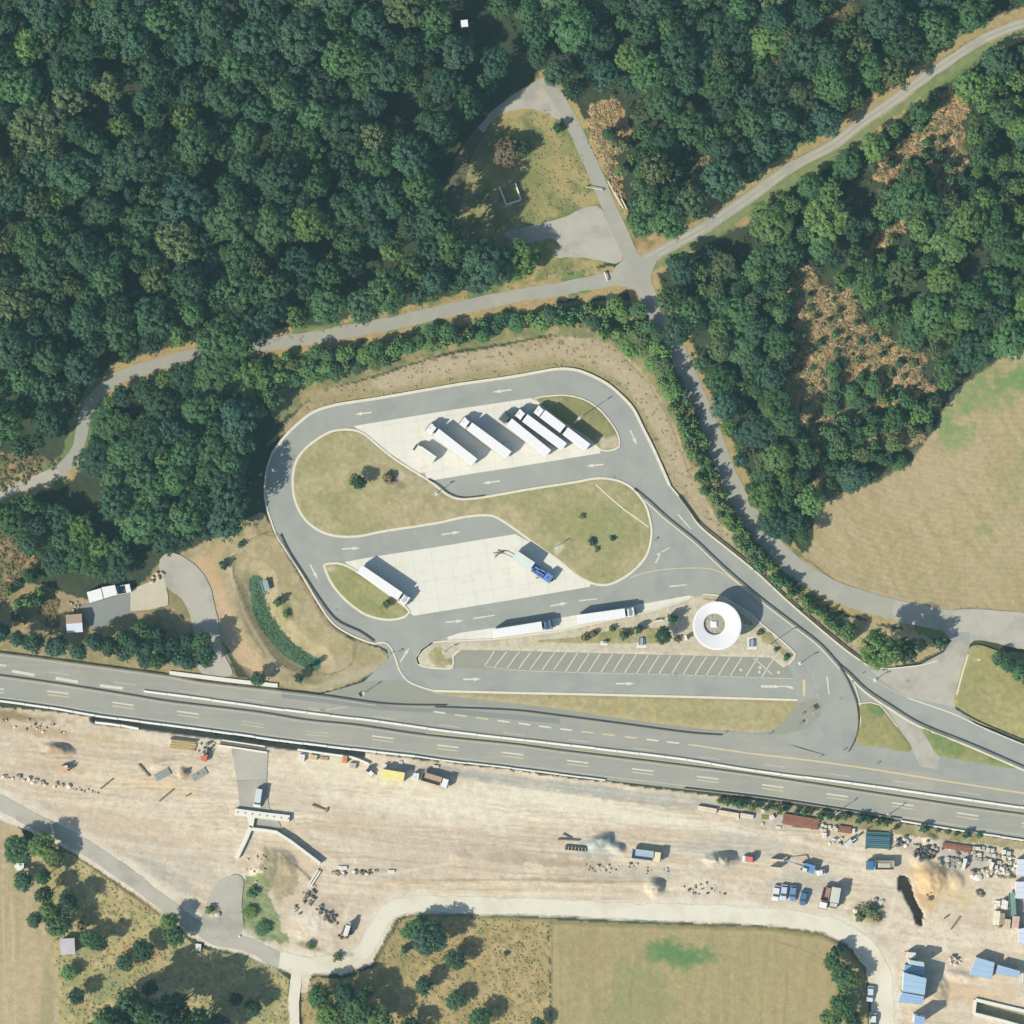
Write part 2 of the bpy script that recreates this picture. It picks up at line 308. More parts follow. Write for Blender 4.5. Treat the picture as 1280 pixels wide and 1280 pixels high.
PIT = [(1123,1097),(1130,1094),(1138,1099),(1143,1120),(1150,1135),(1156,1143),(1152,1157),(1146,1155),(1142,1141),(1133,1125),(1129,1113),(1124,1112)]
TRENCH = spline([(118,899),(202,909.5),(292,921),(340,928.5),(395,935.5),(452,942)])
MOUNDS = [(72,937,24,8,10,2.2),(229,966,9,8,0,1.6),(1165,1098,22,20,0,2.6),(1150,1075,14,10,0,1.5),(819,1110,13,13,0,2.8),(901,1075,22,10,0,3.6),(750,1052,18,9,-25,3.0),(770,1060,14,8,20,1.8),
          (1085,1142,20,13,0,1.3),(330,1085,16,26,20,1.6),(355,1078,14,20,-50,1.5),(395,1148,40,18,-30,1.2),(267,1137,11,10,0,1.0),(430,1196,16,5,-15,.8),(200,955,20,6,-20,.8),(575,1072,14,9,0,.7),(1195,1100,10,14,-30,1.0),(1162,1048,10,7,0,1.2),(1170,1238,16,28,0,1.4),(1200,1220,25,8,10,1.0)]
# ------------------------------------------------------------------ the ground: one relief, split into its kinds of land
ST = 2.0; GX = np.arange(-60, 1342, ST); GY = np.arange(-60, 1342, ST); NX, NY = len(GX), len(GY)
X, Y = np.meshgrid(GX, GY)
WX = X+(fbm(X/9, Y/9, 1)-.5)*13+(fbm(X/40, Y/40, 2, 2)-.5)*8; WY = Y+(fbm(X/9, Y/9, 3)-.5)*13+(fbm(X/40, Y/40, 4, 2)-.5)*8
SX = X+(fbm(X/6, Y/6, 1)-.5)*4; SY = Y+(fbm(X/6, Y/6, 3)-.5)*4
n1 = fbm(X/60, Y/60, 9); n2 = fbm(X/14, Y/14, 12); n3 = fbm(X/4, Y/4, 15, 3); st = fbm((X+.13*Y)/45, (Y-.13*X)/3.2, 20)
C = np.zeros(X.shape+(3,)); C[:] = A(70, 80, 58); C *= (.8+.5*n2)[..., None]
R = np.zeros(X.shape, int); NAMES = ['woodland_floor']
def blend(mask, col, k=1.0):
    C[mask] = C[mask]*(1-k)+np.array(col)*k
def region(name, poly, col, col2=None, nz=None, soft=True, amp=.22, k=1.):
    m = pip(WX if soft == 2 else SX, WY if soft == 2 else SY, poly)
    if name:
        if name not in NAMES: NAMES.append(name)
        R[m] = NAMES.index(name)
    c = np.zeros(X.shape+(3,)); c[:] = col
    if col2 is not None:
        t = np.clip(((n2 if nz is None else nz)-.42)/.2, 0, 1)[..., None]; c = c*(1-t)+np.array(col2)*t
    c *= (1+amp*(n3-.5)*2)[..., None]
    C[m] = c[m]*k+C[m]*(1-k); return m
def spot(x, y, rx, ry, col, k=.8, rot=0, hard=.5, nz=.7):
    a = math.radians(rot); u = ((X-x)*math.cos(a)+(Y-y)*math.sin(a))/rx; v = (-(X-x)*math.sin(a)+(Y-y)*math.cos(a))/ry
    d = np.sqrt(u*u+v*v)+(n2-.5)*nz*1.6+(n3-.5)*nz*.6; t = (np.clip((1-d)/hard, 0, 1)*k)[..., None]
    C[:] = C*(1-t)+np.array(col)*t
def line(pts, w, col, k=.7, nz=.4):
    x0, y0 = np.min(pts, 0)-w*2; x1, y1 = np.max(pts, 0)+w*2
    b = (X > x0) & (X < x1) & (Y > y0) & (Y < y1); dd = pdist(X[b], Y[b], pts)/w*2+(n2[b]-.5)*nz*2
    t = (np.clip(1.3-dd, 0, 1)*k)[:, None]; C[b] = C[b]*(1-t)+np.array(col)*t
GRN = A(98, 132, 84); TAN = A(197, 172, 132); PINK = A(204, 182, 152); DRY = A(182, 166, 116)
HEDGE_GND = [[(270,455),(400,440),(560,405),(700,378),(790,376),(830,410),(852,470),(880,540),(905,620),(950,690),(1010,740),(1062,785),(1050,800),(985,754),(900,683),(860,620),(835,560),(800,480),(770,440),(690,418),(560,440),(400,490),(345,530),(330,500),(300,480)],
 [(1040,770),(1065,772),(1110,785),(1160,792),(1182,800),(1178,812),(1150,826),(1110,834),(1085,832),(1060,815)], [(0,715),(110,750),(170,735),(205,700),(240,700),(270,760),(290,845),(200,840),(0,805),(-60,800),(-60,715)], [(1232,812),(1345,820),(1345,870),(1280,850),(1236,822)]]
for q, c1, c2 in zip(HEDGE_GND, (A(136,138,92), A(196,176,134), A(150,142,98), A(150,146,100)), (A(172,158,112), A(182,164,120), A(176,156,118), A(130,134,86))): region('road_verge', q, c1, c2)
for q in SCRUB: region('scrub_clearing', q, A(176, 146, 104), A(120, 118, 80), soft=2)
for q in BRACKEN: region('scrub_clearing', q, A(218, 178, 126), A(186, 148, 100), soft=2)
# road verges
for ln, w in ((ROAD_W, 34), (ROAD_NE, 44), (ROAD_E, 44), (ROAD_N, 30)):
    L = spline(ln); dd = pdist(X, Y, L)+(n2-.5)*14
    m = dd < w/2; NAMES.append('road_verge') if 'road_verge' not in NAMES else 0; R[m] = NAMES.index('road_verge')
    C[m] = (np.array(A(186, 164, 112))*(.8+.4*n3[m])[:, None])
    up = m & (n1+.3*n2 > .72); C[up] = np.array(A(126, 142, 88))*(.8+.4*n3[up])[:, None]
L = spline(offset(spline(ROAD_NE), 10)); dd = pdist(X, Y, L)
for sgn, colr in ((12, A(140, 150, 98)), (-12, A(184, 164, 116))):
    L = offset(spline(ROAD_NE), sgn); m = pdist(X, Y, L)+(n3-.5)*4 < 5; C[m] = np.array(colr)*(.8+.4*n3[m])[:, None]
region('road_verge', CLEAR_N, A(176, 162, 108), A(130, 138, 84), soft=True)
spot(660, 240, 30, 60, A(150, 148, 92), .7, 20); spot(700, 200, 18, 70, A(184, 166, 112), .6, -25); spot(634, 200, 16, 30, A(160, 142, 98), .8); spot(710, 180, 12, 40, A(140,142,88), .6, -25)
spot(640, 140, 40, 8, A(190, 168, 112), .8, -10)
region('road_verge', [(790,300),(850,262),(930,215),(940,225),(880,270),(815,308),(800,315)], A(190, 160, 112), A(150, 134, 88))
region('road_verge', BANK, A(180, 162, 122), A(190, 174, 140), nz=n1, soft=True)
line([(400,500),(477,491),(570,474),(640,464),(700,454),(740,462),(775,480),(800,515),(830,570)], 9, A(166, 156, 106), .8)
line([(480,478),(600,448),(690,436),(740,445),(790,475),(820,520),(845,575),(870,620)], 18, A(198, 181, 148), .75)
for k in range(26):
    x = random.uniform(470, 870); y = 455-.12*(x-470) if x < 720 else 425+(x-720)*1.25
    spot(x, y+random.uniform(-6, 10), random.uniform(2, 7), random.uniform(1.5, 3.5), A(140, 112, 82) if k % 2 else A(120, 122, 76), .8)
line([(740,423),(775,442),(810,478),(835,520),(850,560),(865,600)], 3, A(150, 134, 100), .6)
region('road_verge', [(262,845),(270,800),(262,740),(240,705)]+[(300,850),(340,862),(400,868),(300,856)][::-1], A(170, 160, 116))
region('pond_grounds', PONDZ, A(176, 164, 120), A(190, 174, 134), nz=n2, soft=True)
line([(252,705),(270,735),(285,780),(305,815),(330,845)], 26, A(216, 184, 146), .95, .2); line([(278,680),(265,705),(270,730)], 14, A(206, 178, 130), .85)
line([(320,671),(302,681),(291,696),(288,715),(295,737),(306,767),(322,797),(338,822),(356,838),(384,846)], 5, A(216, 190, 152), .9, .2)
line([(291,700),(292,717),(299,735),(310,764),(325,794),(340,818),(358,834)], 1.8, A(122, 112, 84), .8, .2); line([(305,680),(330,668),(345,670)], 2, A(122, 112, 84), .7)
spot(300, 660, 12, 14, A(150, 148, 96), .8); line([(300,735),(312,765),(330,795),(350,820),(375,838)], 12, A(160, 148, 104), .8)
spot(395, 850, 40, 9, A(160, 152, 108), .6); line([(385,735),(400,770),(425,800)], 16, A(188,168,130), .5); spot(350, 700, 30, 20, A(178, 162, 122), .6); spot(452, 815, 20, 18, A(172, 162, 118), .8); spot(440,845,60,7,A(200,186,160),.6,-18)
line([(330,720),(350,740),(358,770),(380,795)], 14, A(196,176,140), .5); spot(360, 765, 9, 16, A(130, 138, 84), .8, -20); spot(425, 832, 22, 12, A(196,176,150), .6)
m = pdist(X, Y, spline(POND))+(n2-.5)*4 < 9.5; C[m] = np.array(A(84, 120, 92))*(.7+.6*n3[m])[:, None]
region('road_verge', [(-60,796),(0,802),(106,816),(212,830),(265,838),(330,853),(400,867),(340,862),(252,852),(106,830),(0,816),(-60,810)], A(180, 162, 120), A(160, 150, 104))
line([(215,842),(260,848),(340,858)], 6, A(222,208,182), .9, .1)
region('hay_field', HAY_E, A(190, 172, 132), A(181, 165, 122), nz=fbm((X*.5+Y*.8)/40, (X*.8-Y*.5)/6, 31), amp=.1)
dH = pdist(X, Y, spline(ROAD_E))+(n1-.5)*6; hm_ = R == NAMES.index('hay_field'); C[hm_] *= (1+.05*np.sin(dH[hm_]*.9)*np.clip(n2[hm_]*2, 0, 1))[:, None]; C[hm_] *= (.95+.1*fbm(X/5, Y/5, 71)[hm_]*1.0)[:, None]
for x, y, rx, ry, rt, k in ((1268,472,46,20,-12,.95),(1190,548,34,22,-45,.8),(1205,500,50,14,-50,.55),(1240,500,40,18,-20,.5),(1230,660,14,10,0,.45),(1275,590,20,60,20,.2)): spot(x, y, rx, ry, A(128, 156, 92), k, rt, nz=.9)
spot(1150, 600, 90, 40, A(200,178,142), .4, -35); spot(1250, 720, 70, 30, A(184,168,126), .4)
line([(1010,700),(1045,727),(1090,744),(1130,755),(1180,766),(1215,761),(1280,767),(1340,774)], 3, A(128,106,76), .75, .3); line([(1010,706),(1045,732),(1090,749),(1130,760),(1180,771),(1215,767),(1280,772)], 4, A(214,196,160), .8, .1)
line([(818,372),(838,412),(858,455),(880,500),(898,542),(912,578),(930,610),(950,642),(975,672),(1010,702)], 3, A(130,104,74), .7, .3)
region('arable_field', FIELD_SW, A(198, 178, 142), A(186, 170, 130), nz=fbm(X/8, Y/70, 33), amp=.1)
line([(3,1120),(10,1345)], 3, A(216,196,160), .6, .1); line([(14,1120),(22,1345)], 3, A(216,196,160), .5, .1); spot(60,1250,12,60,A(160,156,108),.6)
region('rough_meadow', MEADOW_SW, A(198, 180, 128), A(178, 170, 116), amp=.3)
for x, y, rx, ry, rt in ((90,1215,14,30,-20),(130,1240,30,14,-20),(215,1165,14,22,-10),(110,1185,18,18,0),(330,1230,34,14,40),(300,1200,50,8,10),(325,1260,26,22,0),(75,1080,14,10,0),(140,1225,30,20,0)): spot(x, y, rx, ry, A(152, 158, 106), .7, rt)
for x, y, rx, ry, rt in ((180,1200,40,8,-25),(150,1100,50,12,30),(185,1130,30,14,30),(100,1255,8,14,0),(165,1185,14,14,0)): spot(x, y, rx, ry, A(188,156,106), .7, rt)
for k in range(90):
    x, y = random.uniform(85, 215), random.uniform(1065, 1160); spot(x, y, random.uniform(2, 6), random.uniform(1, 2), A(118, 110, 72), .5, random.uniform(0, 60))
line([(45,1040),(90,1066),(130,1094),(180,1130),(212,1150)], 4, A(120,110,78), .8, .5)
region('rough_meadow', MEADOW_S, A(190, 168, 118), A(172, 154, 104), amp=.3)
line([(495,1150),(482,1180),(470,1205)], 5, A(150,134,92), .7); line([(515,1145),(600,1147),(690,1151)], 6, A(150,146,100), .75); spot(500,1200,20,30,A(156,148,96),.6); spot(590,1240,50,25,A(196,174,130),.5)
for k in range(60):
    x, y = random.uniform(495, 686), random.uniform(1155, 1275); spot(x, y, random.uniform(2, 8), random.uniform(1, 3), A(150, 136, 92), .4, random.uniform(-30, 60))
region('mown_field', FIELD_S, A(182, 166, 120), A(172, 160, 114), nz=fbm(X/5, Y/60, 35), amp=.12)
spot(840, 1192, 52, 20, A(92, 138, 80), .85, 0, .5); spot(800, 1245, 60, 60, A(158,158,106), .7); spot(1010, 1230, 60, 70, A(190,168,124), .4); spot(740,1190,50,30,A(176,156,112),.5)
line([(690,1150),(690,1300)], 3, A(136,126,84), .7, .5); line([(690,1153),(800,1157),(960,1161),(1028,1170),(1058,1187),(1082,1215)], 7, A(138,132,88), .75, .5); line([(985,1200),(980,1290)], 4, A(156,144,100), .5)
line([(810,1175),(795,1200),(788,1240),(790,1300)], 2, A(118,138,84), .5, .6); line([(960,1175),(1000,1185),(1040,1205)], 2, A(140,128,90), .5)
# building site
m = region('building_site_earth', YARD, A(236, 221, 194), A(222, 203, 176), nz=n1, soft=True, amp=.06)
def ys(f, col, k):
    t = (np.clip(f, 0, 1)*k)[..., None]; t = t*m[..., None]; C[:] = C*(1-t)+np.array(col)*t
pz_ = fbm(X/70, Y/26, 66, 3); ys((pz_-.5)*6, A(220, 200, 174), .75); ys((st-.50)*5, A(212, 196, 172), .35); ys((.46-st)*4, A(243, 233, 208), .35); ys((n2-.56)*4, A(214, 198, 172), .5); ys((fbm(X/3, Y/3, 63)-.62)*7, A(190, 174, 150), .5)
def yspot(*a, **k):
    global C; C0 = C.copy(); spot(*a, **{'nz': .9, **k}); C = np.where(m[..., None], C, C0)
yspot(90, 1030, 130, 30, A(224, 204, 178), .8, 22, nz=.4); yspot(200, 1065, 110, 24, A(208, 198, 180), .6, 22); yspot(205, 1092, 60, 12, A(190,184,168), .8, 28)
yspot(550, 1005, 190, 30, A(240, 229, 202), .95, 6, nz=.5); yspot(760, 1012, 260, 18, A(240, 230, 204), .95, 9, nz=.5); yspot(430, 962, 120, 22, A(239, 226, 196), .9, 6, nz=.5); yspot(560,1062,190,20,A(219,201,176),.85,4,nz=.6); yspot(380,1060,60,22,A(214,196,170),.8,0); yspot(150,975,110,16,A(238,222,188),.8,9)
yspot(560, 1050, 200, 12, A(212, 194, 170), .8, 4); yspot(490, 1090, 90, 16, A(208, 194, 170), .7); yspot(730, 962+25, 190, 7, A(196,192,176), .9, 8); yspot(800, 996, 140, 9, A(190,187,172), .9, 8); yspot(560, 965, 70, 7, A(182,178,164), .9, 7); yspot(640, 975, 90, 7, A(186,182,168), .9, 7); yspot(900,1010,120,10,A(196,192,176),.9,9); yspot(970,1030,60,8,A(200,196,180),.8,9)
yspot(910, 1060, 70, 26, A(206, 202, 188), .9); yspot(750, 1060, 34, 18, A(182, 192, 186), .95); yspot(819,1110,15,14,A(206,192,166),.95,nz=.2); yspot(903,1078,24,12,A(190,186,172),.95,nz=.3); yspot(800, 1095, 90, 14, A(200, 194, 178), .8); yspot(650, 1070, 60, 12, A(196,182,160), .8)
yspot(600, 1112, 180, 9, A(236, 214, 174), .8, 2); yspot(700,1100,90,3,A(170,148,118),.7,2); yspot(740,1122,60,3,A(186,156,116),.6); yspot(560,1100,70,3,A(196,172,138),.6)
yspot(1000, 1110, 60, 22, A(204, 198, 182), .95); yspot(1130, 1110, 60, 22, A(222, 212, 190), .6); yspot(1160, 1105, 30, 32, A(222, 190, 140), .9); yspot(1200, 1120, 26, 22, A(226,202,160), .8)
yspot(1210, 1070, 55, 18, A(196, 192, 178), .9, 8); yspot(1240, 1110, 30, 22, A(222, 208, 182), .7); yspot(1140, 1060, 24, 10, A(200,184,160), .8); yspot(1150,1230,40,30,A(196,190,172),.8)
yspot(1210, 1240, 70, 14, A(224, 198, 160), .9, 8); yspot(200, 985, 60, 10, A(234, 210, 168), .8, 10); yspot(120, 925, 110, 10, A(220, 200, 166), .8, 8); yspot(70,940,26,9,A(170,146,112),.8,8); yspot(229,966,10,9,A(172,150,122),.85)
yspot(20, 895, 60, 8, A(158, 138, 98), .9, 7); yspot(60, 915, 90, 7, A(196, 172, 138), .8, 7); yspot(150, 1035, 150, 24, A(216, 194, 166), .7, 12); yspot(60, 958, 70, 9, A(200, 178, 146), .7, 6); yspot(700,1078,120,6,A(190,172,146),.8,3); yspot(395, 1150, 36, 20, A(232,220,198), .9, 30); yspot(350,1080,24,20,A(206,192,166),.9); yspot(310,1045,14,20,A(196,190,172),.5)
for q, cc in (([(304,1105),(330,1085),(345,1095),(338,1120),(350,1150),(362,1178),(330,1180),(302,1168),(300,1130)], A(150,160,112)), ([(330,1060),(360,1075),(372,1090),(372,1110),(350,1130),(340,1110),(325,1085)], A(186,172,136))):
    mm = pip(WX, WY, q); C[mm] = np.array(cc)*(.7+.6*n3[mm])[:, None]
spot(388,1184,26,5,A(150,138,92),.85,18); spot(420,1195,16,5,A(150,138,92),.85,14); spot(425,1190,10,20,A(196,180,160),.4); spot(1085,1142,24,15,A(150,148,104),.9,0); spot(1080,1140,12,8,A(110,124,76),.8); spot(267,1137,12,10,A(150,134,96),.85)
line([(370,1082),(385,1095),(395,1108)], 4, A(120,116,90), .8)
for q_, w_, c_ in (([(330,1052),(480,1074),(640,1091),(800,1099)],3,A(190,168,138)),([(520,1101),(640,1100),(760,1103),(830,1101)],2.5,A(176,150,114)),([(560,1112),(700,1111),(800,1114)],2,A(190,160,120)),([(560,1124),(660,1122),(780,1124)],2.5,A(182,154,116)),([(540,1106),(700,1106),(800,1108)],3,A(246,228,186)),([(540,1118),(700,1117),(800,1119)],3,A(246,226,182)),
 ([(0,992),(90,1003),(180,1017),(290,1031)],3,A(236,218,190)),([(0,1000),(90,1011),(180,1024),(290,1038)],2,A(200,180,152)),([(100,1045),(200,1060),(300,1068)],3,A(238,222,196)),([(90,1052),(190,1068),(290,1078)],2,A(198,182,158)),([(380,1022),(500,1046),(640,1062),(760,1072)],3,A(198,178,150)),([(390,1034),(520,1060),(640,1076)],2.5,A(204,184,156)),
 ([(330,960),(420,968),(560,992),(760,1020),(930,1040)],3,A(246,238,214)),([(340,975),(440,985),(600,1010),(780,1032)],3,A(244,234,208)),([(600,968),(720,985),(860,1002),(960,1014)],2,A(214,210,196)),([(590,975),(720,993),(850,1010)],2,A(182,178,164)),([(870,1028),(980,1046),(1080,1075),(1120,1110),(1110,1160)],7,A(240,230,206)),([(430,1150),(440,1120),(470,1095),(560,1080)],4,A(238,228,206))): line(q_, w_, c_, .6, .25)
for k in range(90):                                               # wheel ruts
    x0 = random.uniform(-40, 1000); y0 = random.choice([random.uniform(935+.11*x0, 1000+.10*x0), random.uniform(1000, 1120)]) if x0 > 250 else random.uniform(915+.1*x0, 1020+.15*x0)
    Lr = random.uniform(60, 220); y0 = min(y0, 1125); sl_ = random.uniform(.03, .13)
    pts = [(x0+Lr*i/5, y0+sl_*Lr*i/5+random.uniform(-2, 2)) for i in range(6)]
    c = random.choice([A(196,176,148), A(240,226,198), A(190,170,140), A(212,190,158)])
    for o in (0, 6):
        pp = [(a, b+o) for a, b in pts]
        if inp(*pp[0], YARD) and inp(*pp[-1], YARD): line(pp, 2, c, .45, .3)
_c = C.copy(); line(spline(HAUL), 38, A(238, 230, 210), .75, .9); _k = (R == NAMES.index('building_site_earth')) | (pdist(X, Y, spline(HAUL)) < 13); C = np.where(_k[..., None], C, _c)
# motorway verge south side in the east
mv = region('road_verge', [(896,995),(960,1002),(1046,1016),(1126,1029),(1190,1038),(1280,1052),(1345,1062),(1345,1072),(1280,1062),(1180,1050),(1120,1043),(1060,1034),(1000,1022),(940,1014),(897,1004)], A(184, 172, 132), A(160, 150, 104))
C = np.clip(C, .005, .9)
# relief
Z = -(.08+.30*n2*np.where((R == NAMES.index('scrub_clearing')) | (R == 0), 1.6, .45))
hard = pip(X, Y, REST) | pip(X, Y, MW_TOP+MW_BOT[::-1])
yd = R == NAMES.index('building_site_earth')
Z = np.where(yd, -.05-.22*st*n2*2, Z)
for (x, y, rx, ry, rt, h) in MOUNDS:
    a = math.radians(-rt); u = ((X-x)*math.cos(a)-(Y-y)*math.sin(a))/rx; v = ((X-x)*math.sin(a)+(Y-y)*math.cos(a))/ry
    d_ = np.sqrt(u*u+v*v)+(n2-.5)*.35; b_ = np.clip(1.05-d_, 0, 1); Z += h*np.minimum(.85, b_*1.15)*(.75+.5*n3)
pz = pip(X, Y, [(300,690),(330,680),(345,690),(362,722),(380,750),(400,785),(425,815),(430,832),(400,840),(372,836),(345,818),(325,790),(310,760),(300,730)])
dp = pdist(X, Y, spline(POND)); Z -= np.where(dp < 26, 1.1*np.clip((26-dp)/18, 0, 1), 0)
for _l in (HAUL, ROAD_W, ROAD_N, ROAD_NE, ROAD_E): _d = pdist(X, Y, spline(_l)); _w = np.clip((26-_d)/8, 0, 1); Z = Z*(1-_w)+np.where(Z < 0, np.maximum(Z, -.03), Z)*_w
t = np.clip((5.2-pdist(X, Y, TRENCH))/2.0, 0, 1); Z -= 2.6*t
pm = pip(X, Y, PIT); Z -= np.where(pm, 3.2, 0); C[pm] = A(150, 140, 120)
bm = pip(X, Y, BASIN); Z -= np.where(bm, 2.2, 0); C[bm] = A(176, 172, 140)
bkm = pip(X, Y, BANK); Z += np.where(bkm, -.1, 0)
Z = np.where(hard, np.minimum(Z, -.15), Z)
co = np.empty((NY*NX, 3), np.float32); co[:, 0] = ((X-640)*S).ravel(); co[:, 1] = ((640-Y)*S).ravel(); co[:, 2] = Z.ravel()
ii, jj = np.meshgrid(np.arange(NX-1), np.arange(NY-1)); base = (jj*NX+ii).ravel()
quads = np.stack([base, base+NX, base+NX+1, base+1], 1); fr = R[:-1, :-1].ravel(); CC = C.reshape(-1, 3)
def npmesh(name, v, q, m, cols=None, attr='col', smooth=False):
    me = bpy.data.meshes.new(name); nq, k = q.shape
    me.vertices.add(len(v)); me.vertices.foreach_set('co', v.astype(np.float32).ravel())
    me.loops.add(nq*k); me.loops.foreach_set('vertex_index', q.astype(np.int32).ravel())
    me.polygons.add(nq); me.polygons.foreach_set('loop_start', np.arange(0, nq*k, k, dtype=np.int32))
    if smooth: me.polygons.foreach_set('use_smooth', np.ones(nq, bool))
    me.update(calc_edges=True)
    if cols is not None:
        a = me.color_attributes.new(attr, 'FLOAT_COLOR', 'POINT'); cc = np.ones((len(v), 4), np.float32); cc[:, :3] = cols
        a.data.foreach_set('color', cc.ravel())
    me.materials.append(m); return me
for i, nm in enumerate(NAMES):
    q = quads[fr == i]
    if not len(q): continue
    u, inv = np.unique(q, return_inverse=True)
    me = npmesh(nm, co[u], inv.reshape(q.shape), M['ground'], CC[u], smooth=True)
    link(bpy.data.objects.new(nm, me), kind='structure')
M['far'] = mat('far_land', A(120, 128, 88), 1, .2, .02, .3, .15, col2=A(70, 90, 55), c2scale=.006)
mb = MB(); e = [W(GX[0], GY[0])[0]+.3, W(GX[-1], GY[-1])[1]+.3]; E1 = W(GX[0], GY[0]); E2 = W(GX[-1], GY[-1])
x0, y1 = E1; x1, y0 = E2; B = 3500
for a in ((-B, -B, B, y0), (-B, y1, B, B), (-B, y0, x0, y1), (x1, y0, B, y1)):
    b = len(mb.v); mb.v += [(a[0], a[1], -.3), (a[2], a[1], -.3), (a[2], a[3], -.3), (a[0], a[3], -.3)]; mb.f.append((b, b+1, b+2, b+3))
mb.obj('surrounding_land', M['far'], kind='structure')
def ground_z(x, y):
    i = int(round((x+60)/ST)); j = int(round((y+60)/ST)); i = min(max(i, 0), NX-1); j = min(max(j, 0), NY-1); return float(Z[j, i])
# ------------------------------------------------------------------ roads, kerbs, islands, markings
def track(name, pts, w, m, z, amp=1.2, w2=None, seed=1):
    L = spline(pts); r = ribbon(L, w, w2); return sheet(name, jit(r, amp, .07, seed), z, m)
track('forest_road', ROAD_W[:5], 13, M['gravel'], .02, 1.6, 16, 2)
track('forest_road', ROAD_W[3:], 15, M['lane'], .03, 1.4, 17, 3)
sheet('gravel_turning_area', jit(spline([(630,292),(665,282),(700,272),(738,258),(752,262),(778,318),(770,330),(745,324),(715,322),(690,320),(700,308),(688,298),(665,302),(650,304)], True), 1.5, .08, 4), .022, M['gravel'])
sheet('gravel_turning_area', jit(spline([(598,160),(612,142),(640,120),(676,98),(690,104),(702,130),(700,150),(684,142),(664,136),(635,138),(616,150),(604,166)], True), 1.5, .08, 5), .024, M['gravel'])
sheet('forest_path', jit(spline([(556,262),(566,210),(584,176),(600,158),(608,164),(594,188),(582,220),(574,264)], True), 1.5, .08, 5), .022, M['shadepath'])
track('forest_road', ROAD_N, 19, M['lane'], .035, .9, 16, 6)
track('gravel_track', ROAD_NE, 14, M['lane'], .026, 1.2, 11, 7)
for o in (-3.0, 3.0): track('wheel_track', offset(spline(ROAD_NE), o), 2.8, M['gravel'], .034, .5, None, 8)
track('country_lane', ROAD_E, 21, M['lane'], .04, .8, 28, 9)
sheet('country_lane', jit(spline([(766,338),(782,322),(790,312),(806,322),(822,316),(820,330),(814,345),(818,372),(822,388),(808,382),(798,366),(784,358),(768,356)], True), .8, .1, 10), .045, M['lane'])
sheet('country_lane', jit(spline([(1120,752),(1180,762),(1215,761),(1280,766),(1345,775),(1345,815),(1280,812),(1240,803),(1218,800),(1205,815),(1192,806),(1178,788),(1150,782),(1120,776)], True), .8, .1, 11), .048, M['gravel'])
track('haul_road', HAUL[:11], 20, M['gravel'], .024, 2.0, 17, 12)
track('haul_road', HAUL[9:], 19, M['haul'], .030, 3.2, 20, 13)
track('haul_road', [(372,1205),(369,1235),(367,1260),(375,1345)], 14, M['haul'], .028, 1, 11, 14)
sheet('old_road', jit([(289,936),(335,941),(333,973),(296,976)], .8, .1, 15), .018, M['gravel'])
sheet('old_road', jit([(296,976),(333,973),(336,1008),(350,1030),(352,1040),(318,1036),(300,1012)], .8, .1, 15), .02, M['lane'])
sheet('haul_road', jit(spline([(275,1100),(302,1095),(303,1130),(303,1165),(290,1172),(268,1165),(252,1150),(262,1120)], True), 1.5, .1, 16), .018, M['gravel'])
sheet('access_road', jit(spline(ACCESS, True), 1, .1, 17), .03, M['gravel'])
sheet('yard_pad', jit([(93,760),(120,752),(165,740),(165,765),(148,772),(118,788),(108,775),(104,762)], .4, .1, 18), .035, M['patch'])
sheet('concrete_pad', jit([(163,737),(185,728),(205,722),(210,745),(210,756),(188,762),(163,764)], .6, .1, 19), .037, M['pave'])
RESTO = sheet('rest_area_road', REST, .05, M['asphalt'])
MW = sheet('motorway', spline(MW_TOP)+spline(MW_BOT)[::-1], .06, M['mway'])
sheet('link_road_surface', [(1088,838),(1112,836),(1150,832),(1180,816),(1200,800),(1211,810),(1200,850),(1193,884),(1135,871),(1110,856)], .054, M['gravel'], RESTO)
sheet('path_strip', [(1108,883),(1135,896),(1150,906),(1163,930),(1174,946),(1175,962),(1150,958),(1141,938),(1123,909)], .054, M['gravel'], RESTO)
sheet('asphalt_patch', [(352,862),(410,870),(500,884),(560,886),(700,898),(700,905),(560,892),(480,888),(352,872)], .064, M['patch'], MW)
sheet('shoulder_strip', [(455,852),(500,850),(541,866),(590,873),(700,886),(777,898),(860,909),(940,916),(860,913),(777,902),(700,892),(640,884),(557,880),(482,878),(405,869),(430,861)], .054, M['bay'], RESTO)
sheet('exit_strip', [(985,893),(1000,878),(1020,872),(1028,880),(1025,896),(1010,910),(980,918),(940,918),(965,914)], .054, M['bay'], RESTO)
sheet('car_bays', [(566,820.5),(575,812.6),(612,812.6),(700,815),(964,822),(985,832),(992,848),(850,843),(700,839),(565,835)], .055, M['bay'], RESTO)
